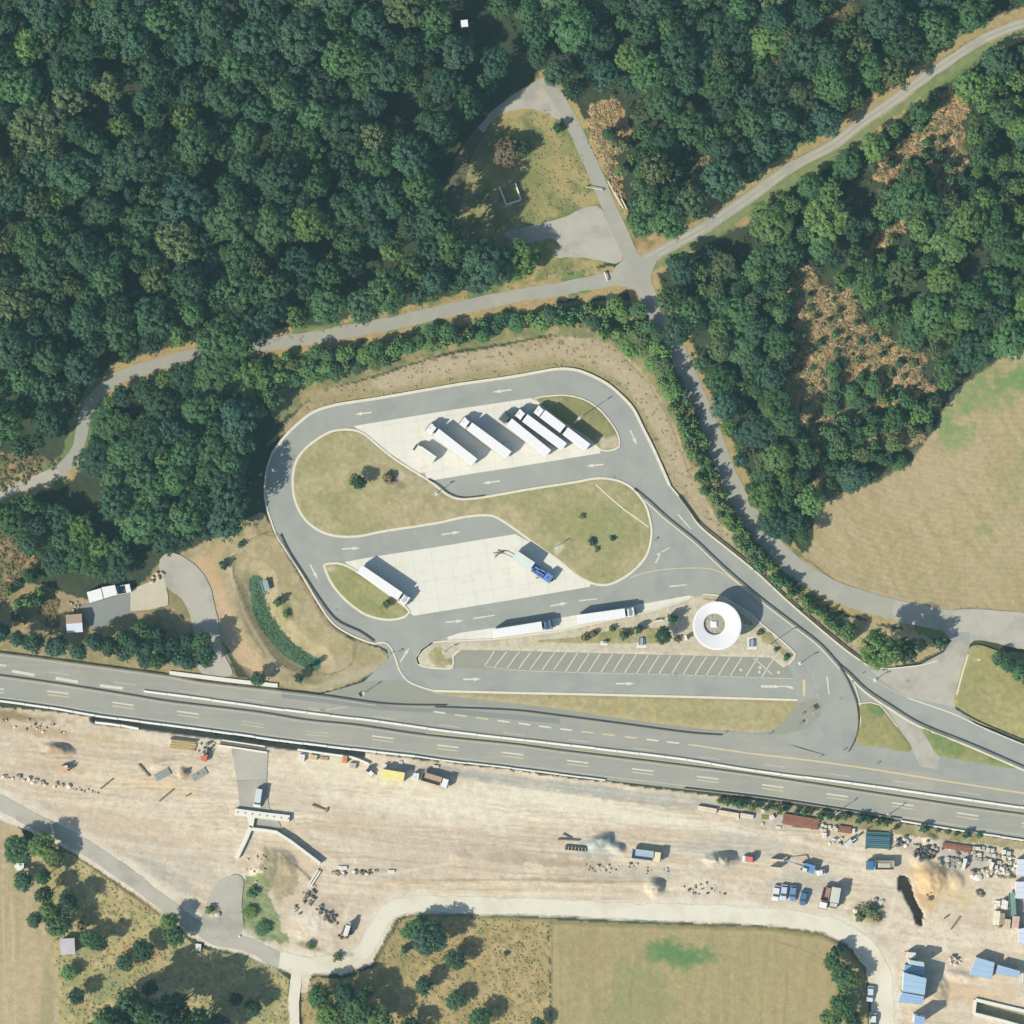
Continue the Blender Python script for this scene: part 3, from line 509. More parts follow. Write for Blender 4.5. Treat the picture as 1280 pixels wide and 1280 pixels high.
def apron(name, poly, ang, step, z):
    base = sheet(name, poly, z-.02, M['gravel']); a = math.radians(ang); u = (math.cos(a), math.sin(a)); v = (-math.sin(a), math.cos(a))
    cx = sum(p[0] for p in poly)/len(poly); cy = sum(p[1] for p in poly)/len(poly)
    def clip(pl, nx, ny, d):
        out = []
        for i in range(len(pl)):
            p, q = pl[i], pl[(i+1) % len(pl)]; a_, b_ = p[0]*nx+p[1]*ny-d, q[0]*nx+q[1]*ny-d
            if a_ >= 0: out.append(p)
            if (a_ >= 0) != (b_ >= 0): t = a_/(a_-b_); out.append((p[0]+(q[0]-p[0])*t, p[1]+(q[1]-p[1])*t))
        return out
    g = .085; U = cx*u[0]+cy*u[1]; V = cx*v[0]+cy*v[1]
    for i in range(-9, 10):
        for j in range(-5, 6):
            pl = poly; a0, a1, b0, b1 = U+i*step+g, U+(i+1)*step-g, V+j*step+g, V+(j+1)*step-g
            pl = clip(pl, u[0], u[1], a0)
            if len(pl) > 2: pl = clip(pl, -u[0], -u[1], -a1)
            if len(pl) > 2: pl = clip(pl, v[0], v[1], b0)
            if len(pl) > 2: pl = clip(pl, -v[0], -v[1], -b1)
            pl = [p for k, p in enumerate(pl) if math.hypot(p[0]-pl[k-1][0], p[1]-pl[k-1][1]) > .3]
            if len(pl) < 3: continue
            ar = abs(sum(pl[k-1][0]*pl[k][1]-pl[k][0]*pl[k-1][1] for k in range(len(pl))))/2
            if ar < 25: continue
            mb = MB(); mb.prism([W(*p) for p in pl], z-.03, z+random.uniform(0, .004)); mb.obj('concrete_slab', M['concrete'], base)
    return base
apron('lorry_parking_apron', LOT1, -8.7, 22, .075); apron('lorry_parking_apron', LOT2, -8.9, 23, .075); apron('lorry_parking_apron', LOT3, -9.2, 22, .075)
def ground_sheet(name, poly, z, cols, spots=(), st=1.6, edge=.0, grow=0):
    xs = np.arange(min(p[0] for p in poly)-st, max(p[0] for p in poly)+st, st); ys_ = np.arange(min(p[1] for p in poly)-st, max(p[1] for p in poly)+st, st)
    x, y = np.meshgrid(xs, ys_); t = np.clip((fbm(x/22, y/22, 41)-.42)/.2, 0, 1)[..., None]; f = fbm(x/4, y/4, 43, 3); g_ = fbm(x/9, y/9, 47)
    c = np.array(cols[0])*(1-t)+np.array(cols[1])*t
    for sx, sy, rx, ry, cc, k in spots:
        d_ = np.hypot((x-sx)/rx, (y-sy)/ry)+(g_-.5)*1.2; tt = (np.clip((1-d_)/.5, 0, 1)*k)[..., None]; c = c*(1-tt)+np.array(cc)*tt
    c = c*(.82+.36*f)[..., None]
    t1 = np.clip((g_-.52)*5, 0, 1)[..., None]*.35; c = c*(1-t1)+np.array(cols[2])*t1
    top = MB(); pl = [W(*p) for p in poly]; top.prism(pl, z-.5, z-.07)
    root = top.obj(name, M['far'], None, 'structure')
    ins = pip(x, y, poly); d2 = np.full(x.shape, 9.); 
    d2[ins] = pdist(x[ins], y[ins], list(poly)+[poly[0]])
    h = z-.06+.10*np.clip(d2/3, 0, 1)+.10*f*np.clip(d2/6, 0, 1)
    v = np.stack([((x-640)*S).ravel(), ((640-y)*S).ravel(), h.ravel()], 1); ny, nx = x.shape
    i_, j_ = np.meshgrid(np.arange(nx-1), np.arange(ny-1)); b = (j_*nx+i_).ravel(); q = np.stack([b, b+nx, b+nx+1, b+1], 1)
    iv = ins.ravel(); q = q[iv[q].any(1)]
    # snap outside vertices to the outline
    out = np.unique(q)[~iv[np.unique(q)]]; P = np.array(list(poly)+[poly[0]], float)
    for k in out:
        px, py = x.ravel()[k], y.ravel()[k]; A0, B0 = P[:-1], P[1:]; D = B0-A0; tt = np.clip(((px-A0[:, 0])*D[:, 0]+(py-A0[:, 1])*D[:, 1])/((D**2).sum(1)+1e-9), 0, 1)
        Q = A0+D*tt[:, None]; m_ = np.argmin((Q[:, 0]-px)**2+(Q[:, 1]-py)**2); v[k, 0], v[k, 1] = W(*Q[m_]); v[k, 2] = z-.06
    u_, inv = np.unique(q, return_inverse=True)
    me = npmesh('turf', v[u_], inv.reshape(q.shape), M['ground'], c.reshape(-1, 3)[u_], smooth=True)
    link(bpy.data.objects.new('turf', me), root); return root
G1, G2, G3 = A(187, 176, 132), A(173, 166, 118), A(154, 152, 104)
PK = A(192, 174, 138)
i1 = ground_sheet('grass_island', spline(ISLE1, True, 5), .16, (G1, G2, G3), [(570,632,60,14,PK,.9),(500,640,60,20,PK,.5),(520,600,40,18,PK,.5),(760,660,50,40,A(156,158,104),.6),(720,650,50,40,A(160,158,104),.5),(640,640,30,14,PK,.7),(498,594,9,8,A(196,186,166),.9),(697,684,8,8,A(222,212,190),.95),(486,598,9,9,A(112,106,76),.6),(503,607,9,6,A(120,112,82),.5)])
i2 = ground_sheet('grass_island', spline(ISLE2, True, 5), .16, (A(150,150,98), A(160,156,104), G3), [(762,553,16,10,A(206,190,160),.95),(690,500,14,6,A(190,176,140),.6)])
i3 = ground_sheet('grass_island', spline(ISLE3, True, 5), .16, (A(168,164,112), A(156,158,102), G3), [(411,709,9,7,A(206,190,164),.95),(500,765,16,8,A(186,174,136),.7)])
i4 = ground_sheet('service_island', ISLE4, .16, (A(214,204,178), A(208,197,170), A(218,208,184)), [(547,820,10,13,A(166,160,108),.95),(555,815,9,9,A(226,220,202),.0)], )
i5 = ground_sheet('grass_strip', spline(WEDGE, True, 8), .12, (G1, A(186,172,122), G3), [(880,895,60,10,A(172,164,106),.6),(650,873,60,6,PK,.6)])
i6 = ground_sheet('grass_triangle', spline(TRI_A, True, 5), .14, (A(166,160,106), A(156,154,98), G3), [(1095,888,14,8,A(112,146,84),.9),(1110,925,20,10,A(180,168,112),.6)])
i7 = ground_sheet('grass_triangle', spline(TRI_B, True, 5), .14, (A(160,158,104), A(134,150,90), G3), [])
i8 = ground_sheet('grass_field_corner', spline(TRI_C, True, 6), .12, (A(176,168,114), A(168,162,106), G3), [(1265,900,40,40,A(188,176,120),.5)])
for nm, pl in (('grass_island', [(670,798),(700,796),(740,791),(775,783),(800,782),(822,783),(836,786),(840,800),(838,806),(700,806),(668,804)]), ('grass_island', [(868,746),(896,747),(912,755),(932,768),(945,781),(930,782),(905,757),(880,752)]), ('grass_island', [(952,788),(962,790),(978,806),(990,818),(984,827),(968,812),(950,803)]), ('grass_island', [(538,812),(548,806),(548,820),(564,822),(564,832),(541,832)])):
    ground_sheet('planted_bed', spline(pl, True, 4), .215, (A(182,172,130), A(168,162,112), A(140,144,90)), [(760,794,14,8,A(150,152,98),.7)], st=1.2)
# diagonal path line in the island
strip('path_edging', [(745,606),(760,620),(780,637),(800,651),(811,659)], .35, .15, .30, M['kerb'], i1)
def kerb(pts, par, w=.62, closed=True, h=.21): return strip('kerb', pts, w, 0, h, M['kerb'], par, None, closed)
kerb(spline(ISLE1, True, 5), i1); kerb(spline(ISLE2, True, 5), i2, .42); kerb(spline(ISLE3, True, 5), i3); kerb(ISLE4[:7]+ISLE4[7:10], i4, .4, False)
kerb(spline(ISLE4[10:19], False, 5), i4, .4, False); kerb(spline(ISLE4[-4:]+ISLE4[:4], False, 5), i4, .45, False); kerb([(541,863.5),(640,866),(740,868),(860,871),(997,875)], i5, .62, False, .17)
kerb(spline(LOOP_OUT[12:29], False, 6), RESTO, .75, False, .2); kerb(spline(LOOP_OUT[:13], False, 6), RESTO, .5, False, .2); kerb(spline(LOOP_OUT[28:], False, 6), RESTO, .42, False, .2)
kerb(spline([(469,805),(480,803),(488,809),(494,822),(500,839),(511,852),(527,859),(541,863)], False, 4), RESTO, .42, False, .16)
kerb(spline([(1085,832.5),(1110,835.5),(1150,831.5),(1172,826)], False), RESTO, .3, False, .15)
kerb([(1210,819),(1240,832),(1280,853),(1345,885)], i8, .5, False, .2); kerb(spline([(1210,818),(1202,845),(1196,868)], False), i8, .4, False, .2)
kerb(spline(TRI_A[:5], False), i6, .3, False, .18)
kerb(spline(RAIL_P[10:]and[(1060,844),(1082,865.5),(1112,886),(1150,908.5),(1212,933.5),(1280,963),(1345,990)], False), RESTO, .5, False, .2)
kerb(spline([(1066,850),(1072,868),(1076,885),(1075,905),(1070,922)],False), RESTO, .3, False, .2)
def mark(name, pts, w, m, par, z=.072):
    mb = MB(); mb.prism([W(*p) for p in ribbon(pts, w/S)], z-.004, z); return mb.obj(name, M[m], par)
mlane = spline([(-60,855),(0,862),(72,866),(140,878.5),(223,890),(304,901.5),(384,914),(464,920.5),(546,932),(626,941),(707,951),(789,961.5),(869,971),(952,981.5),(1032,993),(1114,1004),(1195,1016.5),(1280,1030),(1345,1040)], False, 5)
def at_x(L, x):
    for a, b in zip(L[:-1], L[1:]):
        if a[0] <= x <= b[0]: t = (x-a[0])/(b[0]-a[0]+1e-9); return (x, a[1]+(b[1]-a[1])*t)
    return (x, L[-1][1])
def seg(L, x0, x1, dy=0, n=4): return [(at_x(L, x0+(x1-x0)*i/n)[0], at_x(L, x0+(x1-x0)*i/n)[1]+dy) for i in range(n+1)]
for k in range(-1, 16):
    x = 59+81.2*k
    if k in (3, 4): mark('lane_dash', seg(mlane, x, x+27, 0), .22, 'worn', MW); mark('lane_dash', seg(mlane, x, x+27, 4), .2, 'yellow', MW)
    else: mark('lane_dash', seg(mlane, x, x+27, -.8), .36, 'paint', MW); mark('lane_dash', seg(mlane, x, x+27, 3.6), .26, 'yellow', MW)
ulane = spline([(-60,828),(0,834),(61,841),(141,853),(220,864),(304,875),(384,886),(472,897.5),(552,907.5),(640,918),(720,927.5),(800,938),(880,949),(960,958),(1040,970),(1120,978.5),(1200,992),(1345,1012)], False, 5)
for k in range(-1, 16): mark('lane_dash', seg(ulane, 61+81.2*k, 88+81.2*k, -1 if k < 8 else -2), .24, 'worn', MW)
for a, b, c, e in ((15,838.7,43,844),(69.6,847.7,97.5,852.5),(125,857,153.5,860.5),(-40,830,-12,834)): mark('lane_dash', [(a, b), ((a+c)/2, (b+e)/2), (c, e)], .75, 'paint', MW)
mark('lane_dash', [(0,831),(8,832)], .4, 'paint', MW)
for x in (542,568.5,595,622,648,674,700,727,753.5,781,808,834): 
    L = spline([(542,889.5),(595,897),(648,904),(700,911),(782,921),(848,929)], False); mark('merge_dash', seg(L, x, x+15), .42, 'yellow' if x % 2 else 'paint', MW)
mark('edge_line', spline([(-60,813),(0,819),(106,833),(212,847.5),(252,855),(340,865),(405,872.5),(470,882)], False), .2, 'worn', MW)
mark('edge_line', spline([(860,930.5),(940,942),(1000,949),(1080,960),(1180,976),(1280,991.5),(1345,1001)], False), .42, 'yellow', MW)
mark('edge_line', spline([(p[0], p[1]-2.6) for p in MID_DARK[8:]], False), .0001+.2, 'yellow', MW)
mark('edge_line', spline([(p[0], p[1]+2.4) for p in MID_DARK], False), .22, 'worn', MW)
mark('edge_line', spline([(p[0], p[1]-4.5) for p in MW_BOT], False), .22, 'worn', MW)
mark('edge_line', [(385,889),(410,887),(435,883)], .3, 'worn', MW)
# rest area markings
for p in ([(1085,846),(1100,855),(1117,864),(1135,872)],): mark('lane_line', p, .22, 'worn', RESTO)
mark('lane_line', spline([(1135,872.5),(1192,892.5),(1225,908),(1280,931),(1345,956)], False), .34, 'paint', RESTO)
mark('lane_line', spline([(788,722),(810,715),(840,711),(875,710),(895,713),(914,723),(930,736)], False), .25, 'yellow', RESTO)
mark('lane_line', spline([(905,745),(925,760),(948,777),(960,785)], False), .2, 'worn', RESTO)
mark('lane_line', [(700,840),(850,843.8),(952,847.2),(992,848.3)], .22, 'worn', RESTO); mark('lane_line', [(607,833.5),(650,838),(700,840)], .22, 'worn', RESTO)
for i, x in enumerate([618,634,648.5,663,678,692,706.5,721,735,750.5,765,780,795,809,823,838.5,853,868,882,897,912,931.6,952]):
    yb = 833.5+(x-607)*.052 if x < 700 else 840+(x-700)*.03; yb = min(yb, 847); yt = 813.5+max(0, x-640)*.026; d_ = 15.5
    mark('stall_line', [(x, yb), (x+d_*.5, (yb+yt)/2), (x+d_, yt+1)], .24, 'paint', RESTO)
mark('stall_line', [(606,832),(612,823),(618,813.5)], .24, 'paint', RESTO); mark('stall_line', [(942,823),(953,832),(965,843)], .24, 'paint', RESTO)
for x, y in ((926,837.5),(949,840),(973,840.5),(950,834.5)):
    mb = MB(); wx, wy = W(x, y); mb.box(wx, wy, .068, .75, .35, .004, .3); mb.box(wx-.1, wy+.25, .068, .3, .3, .0045, .8); mb.box(wx+.1, wy-.25, .068, .6, .22, .005, -.5); mb.obj('wheelchair_marking', M['paint'], RESTO)
def arrow(x, y, ang, L=5.0, kind=0):
    c, q = math.cos(ang), math.sin(ang); wx, wy = W(x, y)
    if kind == 0: sh = [(-L/2, -.22), (L*.08, -.17), (L*.08, -.5), (L/2, 0), (L*.08, .5), (L*.08, .17), (-L/2, .22)]
    elif kind == 1: sh = [(-L/2, -.2), (L/2, -.14), (L/2, .14), (-L/2, .2)]
    else: sh = [(-L/2, -.3), (-L*.1, -.35), (-L*.1, -.5), (0, -.5), (0, -.15), (L*.25, -.12), (L*.38, -.55), (L/2, -.75), (L*.5, -.45), (L*.42, .1), (L*.2, .2), (-L*.05, .2), (-L*.05, .45), (-L*.1, .45), (-L*.1, .3), (-L/2, .3)]
    mb = MB(); mb.prism([(wx+a*c-b*q, wy+a*q+b*c) for a, b in sh], .066, .071); mb.obj('arrow_marking', M['paint'], RESTO)
for a in ((454,516.7,.12+math.pi,4.6),(627.5,488.7,.12+math.pi,5.2),(792,547,-1.15,4.6),(743.4,581.6,.1+math.pi,4.8),(613.6,602.7,.14+math.pi,4.8),(439,685.6,.05,5),(564,666.5,.14,5.4),(568.7,776.7,.1,5),(590.5,849,.02,5),(506,818.5,1.0,4.6),(699,755.5,.18,5),(781.6,854.5,0,5.2),(392.5,715,-1.1,4.6)): arrow(*a)
for a in ((605,771,.16,6,1),(735.6,749.7,.1,5,1),(847.6,732,.1,4.8,1),(855.5,652,-.85,5.5,1),(1035,857,-1.45,5,1),(971.7,858,0,9,2),(829,689,.5,4,1),(823,697,1.1,3.4,1)): arrow(*a)
mb = MB(); wx, wy = W(1005, 860); mb.box(wx, wy, .066, .75, 4.6, .005); mb.obj('stop_line', M['yellow'], RESTO)
for i, (x, y) in enumerate(((1003,826),(1010,835),(1016,846),(1020,858),(1022,870),(1022,882),(1017,893),(1009,902))):
    mark('lane_dash', [(x-1, y-3), (x, y), (x+1 if i < 5 else x-2, y+3)], .2, 'worn', RESTO)
# ------------------------------------------------------------------ barriers and rails
def rail(pts, label, x_m='dirtyrail', h=.6, post=4.0, cat='guard rail', name='guard_rail', w=.16):
    L = spline(pts, False, 5); root = bpy.data.objects.new(name, None); COL.objects.link(root); tag(root, label, cat, 'steel guard rails')
    strip('rail', L, w, h-.32, h, M[x_m], root); mb = MB(); acc = 0
    for a, b in zip(L[:-1], L[1:]):
        acc += math.hypot(b[0]-a[0], b[1]-a[1])*S
        if acc > post: acc = 0; wx, wy = W(*a); mb.box(wx, wy, -.1, .12, .12, h)
    mb.obj('posts', M['steel'], root, 'stuff'); return root
rail(MID_DARK, 'dark steel guard rail along the middle of the motorway', w=.16)
rail(MW_TOP[:9], 'steel guard rail on the upper motorway edge left of the slip road', w=.22); rail([(543,884),(640,888),(700,895),(777,905),(860,916),(902,919)], 'steel guard rail below the long grass strip', w=.2, post=6)
rail(RAIL_P, 'long steel guard rail between loop and link road', w=.2, h=.66)
kerb([(p[0]-1.6, p[1]+1.8) for p in spline(RAIL_P, False, 5)], RESTO, .3, False, .12); rail(RAIL_Q, 'curved steel guard rail round the loop exit beside the grass triangle')
rail([(350,668),(360,689),(376,714),(398,748),(420,775),(450,790),(467,802)], 'steel guard rail on the outer bend above the pond grounds', w=.25)
rail([(535,599),(548,607),(560,617),(577,622.5),(605,620)], 'short steel guard rail at the notch of the grass island', h=.6, w=.16)
rail([(848,620),(862,639),(876,657),(908,683),(946,714),(985,750),(1027,786),(1060,813),(1085,831)], 'steel guard rail along the bank right of the link road', w=.18, h=.6)
rail([(1194,886),(1225,903),(1280,926),(1345,950)], 'steel guard rail under the grassy field corner', w=.18, h=.6)
rail([(855,985),(960,997.5),(1046,1010.5),(1126,1023)], 'steel guard rail on the lower motorway edge above the shrubs', w=.2)
def barrier(pts, label, w=.62, h=.6, m='barrier', name='concrete_barrier', z=.05, seglen=27):
    L = spline(pts, False, 5); root = bpy.data.objects.new(name, None); COL.objects.link(root); tag(root, label, 'barrier')
    i = 0; 
    while i < len(L)-1:
        j = i; acc = 0
        while j < len(L)-1 and acc < seglen: acc += math.hypot(L[j+1][0]-L[j][0], L[j+1][1]-L[j][1]); j += 1
        q = [list(p) for p in L[i:j+1]]; dx, dy = q[-1][0]-q[-2][0], q[-1][1]-q[-2][1]; l = math.hypot(dx, dy); q[-1][0] -= dx/l*.5; q[-1][1] -= dy/l*.5
        o = random.uniform(-.25, .25); q = [(a, b+o) for a, b in q]
        strip('barrier_segment', q, w, z, z+.3, M[m], root); strip('barrier_segment', q, w*.55, z+.3, z+h, M[m], root); i = j
    return root
barrier(MID_WHITE, 'long white concrete barrier between the motorway carriageways', .72, .5)
barrier([(p[0], p[1]) for p in MW_BOT[:10]], 'white barrier on the lower motorway edge left, above the trench', .72)
barrier([(p[0], p[1]) for p in MW_BOT[9:13]], 'pale barrier on the lower motorway edge in the middle', .5)
barrier([(1126,1026),(1200,1038),(1280,1050),(1345,1060)], 'white barrier on the lower motorway edge at far right', .55)
# ------------------------------------------------------------------ trees and bushes
def rot_leaves(cen, nrm, size, rng):
    n = len(cen); nrm = nrm/np.linalg.norm(nrm, axis=1, keepdims=True)
    r = rng.normal(size=(n, 3)); u = np.cross(nrm, r); u /= np.linalg.norm(u, axis=1, keepdims=True)+1e-9; w = np.cross(nrm, u)
    s = size[:, None]; a = rng.uniform(.55, 1, (n, 1))
    v = np.stack([cen-u*s, cen+w*s*a*.8, cen+u*s, cen-w*s*a*.8], 1).reshape(-1, 3)
    return v, np.arange(n*4).reshape(n, 4)
def crown_arrays(seed, R=5., top=14., bot=5., lobes=7, clumps=95, per=34, leaf=.25, open_=0., tall=1.):
    rng = np.random.default_rng(seed); cz = (top+bot)/2; hz = (top-bot)/2
    L = [(0, 0, cz+hz*.38, R*.58)]
    for k in range(lobes):
        a = 2*math.pi*(k+rng.uniform(-.25, .25))/lobes; rr = R*rng.uniform(.42, .62); rad = R*rng.uniform(.34, .50)
        L.append((rr*math.cos(a), rr*math.sin(a), cz+hz*rng.uniform(-.3, .35), rad))
    L = np.array(L); cs = []; tries = 0
    while len(cs) < clumps and tries < clumps*30:
        tries += 1; k = rng.choice(len(L), p=L[:, 3]**2/np.sum(L[:, 3]**2)); d = rng.normal(size=3); d /= np.linalg.norm(d)
        if d[2] < -.25 and rng.random() < .75: continue
        rad = L[k, 3]*rng.uniform(.82, 1.05); p = L[k, :3]+d*rad*np.array([1, 1, 1.05])
        if np.any(np.sum(((p-L[:, :3]))**2, 1) < (L[:, 3]*.74)**2): continue
        cs.append((p, d, rng.uniform(.55, 1.05)*R*.15))
    V = []; T = []
    for p, d, r in cs:
        n = int(per*rng.uniform(.7, 1.3)*(1-open_)); q = rng.normal(size=(n, 3)); q /= np.linalg.norm(q, axis=1, keepdims=True)
        q += d*.35; c = p+q*r*rng.uniform(.6, 1.05, (n, 1)); nr = q+d*.5+np.array([0, 0, .45])+rng.normal(size=(n, 3))*.35
        v, _ = rot_leaves(c, nr, rng.uniform(.7, 1.3, n)*leaf, rng); V.append(v)
        tone = rng.uniform(.86, 1.14)*np.array([rng.uniform(.9, 1.12), 1, rng.uniform(.88, 1.08)]); lv = tone*rng.uniform(.8, 1.22, (n, 1)); T.append(np.repeat(lv, 4, 0))
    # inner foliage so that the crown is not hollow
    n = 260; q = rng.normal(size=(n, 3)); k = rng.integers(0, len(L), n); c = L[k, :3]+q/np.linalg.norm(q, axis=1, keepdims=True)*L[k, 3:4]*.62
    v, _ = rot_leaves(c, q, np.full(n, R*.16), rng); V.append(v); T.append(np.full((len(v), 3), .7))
    V = np.concatenate(V); T = np.concatenate(T); return V, np.arange(len(V)).reshape(-1, 4), T
def crown_mesh(name, *a, m='leaf', **k):
    v, q, t = crown_arrays(*a, **k); return npmesh(name, v, q, M[m], t, 'v')
def trunk_mesh(h=8., r=.28, seed=0, R=5.):
    rg = random.Random(seed); mb = MB(); mb.tube((0, 0, -.3), (0, 0, h*.5), r, r*.75); mb.tube((0, 0, h*.5), (0, 0, h), r*.75, r*.35)
    for k in range(5):
        a = k*1.26+rg.uniform(-.3, .3); z = h*rg.uniform(.45, .8); mb.tube((0, 0, z), (R*.5*math.cos(a), R*.5*math.sin(a), z+h*.25), r*.4, r*.12, 6)
    return rawmesh('trunk', mb.v, mb.f, M['bark'])
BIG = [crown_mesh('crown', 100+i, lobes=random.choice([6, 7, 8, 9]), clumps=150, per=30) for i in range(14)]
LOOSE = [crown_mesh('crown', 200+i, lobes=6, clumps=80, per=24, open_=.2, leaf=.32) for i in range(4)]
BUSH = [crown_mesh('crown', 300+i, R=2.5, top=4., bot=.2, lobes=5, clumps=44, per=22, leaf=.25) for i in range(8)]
TRK = [trunk_mesh(seed=i) for i in range(4)]; STEM = [trunk_mesh(1.6, .09, 9, 2.), trunk_mesh(1.8, .08, 4, 2.)]
TONES = {'dark green': (.044, .093, .050), 'mid green': (.068, .142, .056), 'fresh green': (.114, .200, .060), 'olive green': (.104, .145, .060), 'bluish green': (.050, .108, .066), 'yellowish': (.14, .15, .06), 'brownish': (.18, .14, .085)}
def tree(x, y, r, h, tone, label, group=None, kind='tree', name='broadleaf_tree', j=.12, meshes=None):
    col = TONES[tone]; z = min(ground_z(x, y), .2)
    small = r < 9.5 and h < 7
    o = thing(name, x, y, label, kind, group, random.uniform(0, 6.28), z-.05)
    if small: o.scale = (r*S/2.5, r*S/2.5*random.uniform(.9, 1.1), h/4.); cm, tm = random.choice(BUSH), random.choice(STEM)
    else: o.scale = (r*S/5, r*S/5*random.uniform(.9, 1.1), h/14.); cm, tm = random.choice(meshes or BIG), random.choice(TRK)
    c = bpy.data.objects.new('crown', cm); link(c, o); f = random.uniform(1-j, 1+j*1.3)*(1.28 if h < 7 and ('bush' in name or 'shrub' in name) else 1); c.color = (col[0]*f*random.uniform(.94, 1.08), col[1]*f, col[2]*f*random.uniform(.9, 1.1), 1)
    t = bpy.data.objects.new('trunk' if not small else 'stem', tm); link(t, o); return o
PL = []                                                               # (x, y, r) taken
def pick(d): return random.choices(list(d), list(d.values()))[0]
FORESTS = [
 ('in the dense forest at upper left', [(-60,-60),(560,-60),(560,10),(610,60),(628,90),(600,122),(560,162),(545,200),(530,225),(528,290),(560,318),(610,318),(612,345),(545,366),(480,386),(440,400),(400,404),(345,412),(325,425),(312,428),(290,425),(270,430),(225,425),(190,438),(152,450),(135,446),(108,478),(94,500),(80,545),(60,562),(0,556),(-60,550)], {'dark green': 4, 'mid green': 5, 'bluish green': 2, 'olive green': 1.2, 'fresh green': .5}, (15, 24), (13, 17)),
 ('in the wood north of the gravel track', [(600,-60),(1345,-60),(1345,-8),(1280,4),(1215,26),(1165,62),(1130,86),(1080,122),(1050,142),(985,182),(932,222),(885,250),(850,270),(812,298),(790,285),(790,250),(796,215),(800,170),(780,120),(735,112),(718,125),(700,96),(672,78),(640,50)], {'dark green': 3, 'mid green': 4, 'bluish green': 3, 'olive green': 1.6, 'fresh green': .6}, (13, 22), (9, 15)),
 ('in the mixed wood east of the lane', [(828,352),(845,330),(890,312),(925,290),(960,262),(1000,228),(1040,206),(1075,190),(1110,164),(1145,136),(1195,104),(1240,80),(1290,62),(1345,52),(1345,380),(1275,418),(1225,450),(1180,480),(1155,520),(1090,590),(1050,606),(1012,620),(1004,670),(985,676),(960,650),(938,618),(922,585),(908,545),(892,505),(872,460),(852,425),(836,395)], {'mid green': 5, 'dark green': 1.5, 'fresh green': 4.5, 'bluish green': 1, 'olive green': 2}, (11, 19), (6, 11)),
 ('in the grove between forest road and lorry park', [(115,520),(150,492),(200,472),(245,456),(300,450),(345,468),(350,490),(320,520),(304,560),(298,610),(292,650),(262,668),(215,678),(182,676),(165,650),(136,622),(118,585)], {'mid green': 4, 'dark green': 3, 'bluish green': 2, 'fresh green': 1.5}, (12, 20), (10, 14)),
 ('in the trees below the forest road at far left', [(-60,640),(0,628),(30,625),(70,630),(95,650),(120,668),(150,680),(165,698),(158,708),(120,716),(80,708),(45,690),(20,660),(-60,660)], {'fresh green': 3, 'mid green': 4, 'dark green': 1}, (10, 16), (7, 10)),
]
GAPS = [(350,60,9),(420,230,9),(240,330,9),(60,380,10),(400,300,10),(200,60,9),(330,180,8),(150,240,9),(470,330,9),(770,60,9),(1000,150,9),(870,130,10),(1250,180,12),(1150,350,12),(990,280,12),(880,430,9),(945,600,9),(118,122,13),(132,148,11),(16,170,11),(20,285,12),(92,262,9),(275,205,9),(293,20,10),(500,140,22),(590,22,30),(640,40,16),(585,95,16),(612,60,12),(860,215,22),(905,250,0),(1030,35,14),(940,100,9),(1010,95,10),(925,310,22),(1075,240,20),(1215,330,22),(1080,300,10),(1100,420,0),(1255,20,20),(800,130,6),(1060,10,14),(960,400,9),(350,330,10),(170,510,13),(90,430,12),(870,60,8),(1190,60,6),(820,60,9)]
ALL = []
def pl_near(x, y, L): return float(pdist(np.array([float(x)]), np.array([float(y)]), L)[0])
BRM = np.zeros(X.shape, bool)
for q in BRACKEN: BRM |= pip(X, Y, q)
def rast(m, x, y): return bool(m[min(max(int((y+60)/ST), 0), NY-1), min(max(int((x+60)/ST), 0), NX-1)])
for zi, (zn, poly, tones, (r0, r1), (h0, h1)) in enumerate(FORESTS):
    xs = [p[0] for p in poly]; ys2 = [p[1] for p in poly]; PM = pip(X, Y, poly)
    for r, tries in ((r1*1.28, 60), (r1, 380), ((r0+r1)/2, 900), (r0, 1800), (r0*.72, 1500)):
        for _ in range(tries):
            x, y = random.uniform(min(xs), max(xs)), random.uniform(min(ys2), max(ys2)); rr = r*random.uniform(.9, 1.12)
            if not rast(PM, x, y): continue
            if any((x-a)**2+(y-b)**2 < (c+rr*.55)**2 for a, b, c in GAPS if c): continue
            if any(rast(BRM, x+k*rr*.75, y+m_*rr*.75) for k, m_ in ((0, 0), (1, 0), (-1, 0), (0, 1), (0, -1), (.7, .7), (-.7, -.7), (.7, -.7), (-.7, .7))): continue
            if any((x-a)**2+(y-b)**2 < ((c+rr)*.72)**2 for a, b, c in PL): continue
            dr = pl_near(x, y, ROAD_W)
            if dr < rr*.8+9 and not 262 < x < 322: continue
            h = random.uniform(h0*.85, h1)*(.7+.3*rr/r1)
            if dr < 52 and zi == 3: h *= .5
            PL.append((x, y, rr)); ALL.append([rr, x, y, h, pick(tones), zi])
    print(zn, len(ALL))
ALL.sort(key=lambda t: -t[0]*(1 if -15 < t[1] < 1295 and -15 < t[2] < 1295 else .01))
rest = ALL[285:]
LM = [('beside the white tower hut', 581, 34, 45), ('around the square gap', 500, 140, 48), ('around the long gap', 124, 134, 42), ('at the forest road bend', 110, 500, 60), ('close to the upper clearing', 560, 240, 75), ('near the crossroads', 800, 330, 60), ('beside the curving lorry loop', 320, 560, 60), ('around the large brown clearing', 1060, 440, 90), ('around the upper brown clearing', 1160, 190, 75), ('along the hay field edge', 1200, 470, 60), ('along the hay field edge', 1080, 590, 70)]
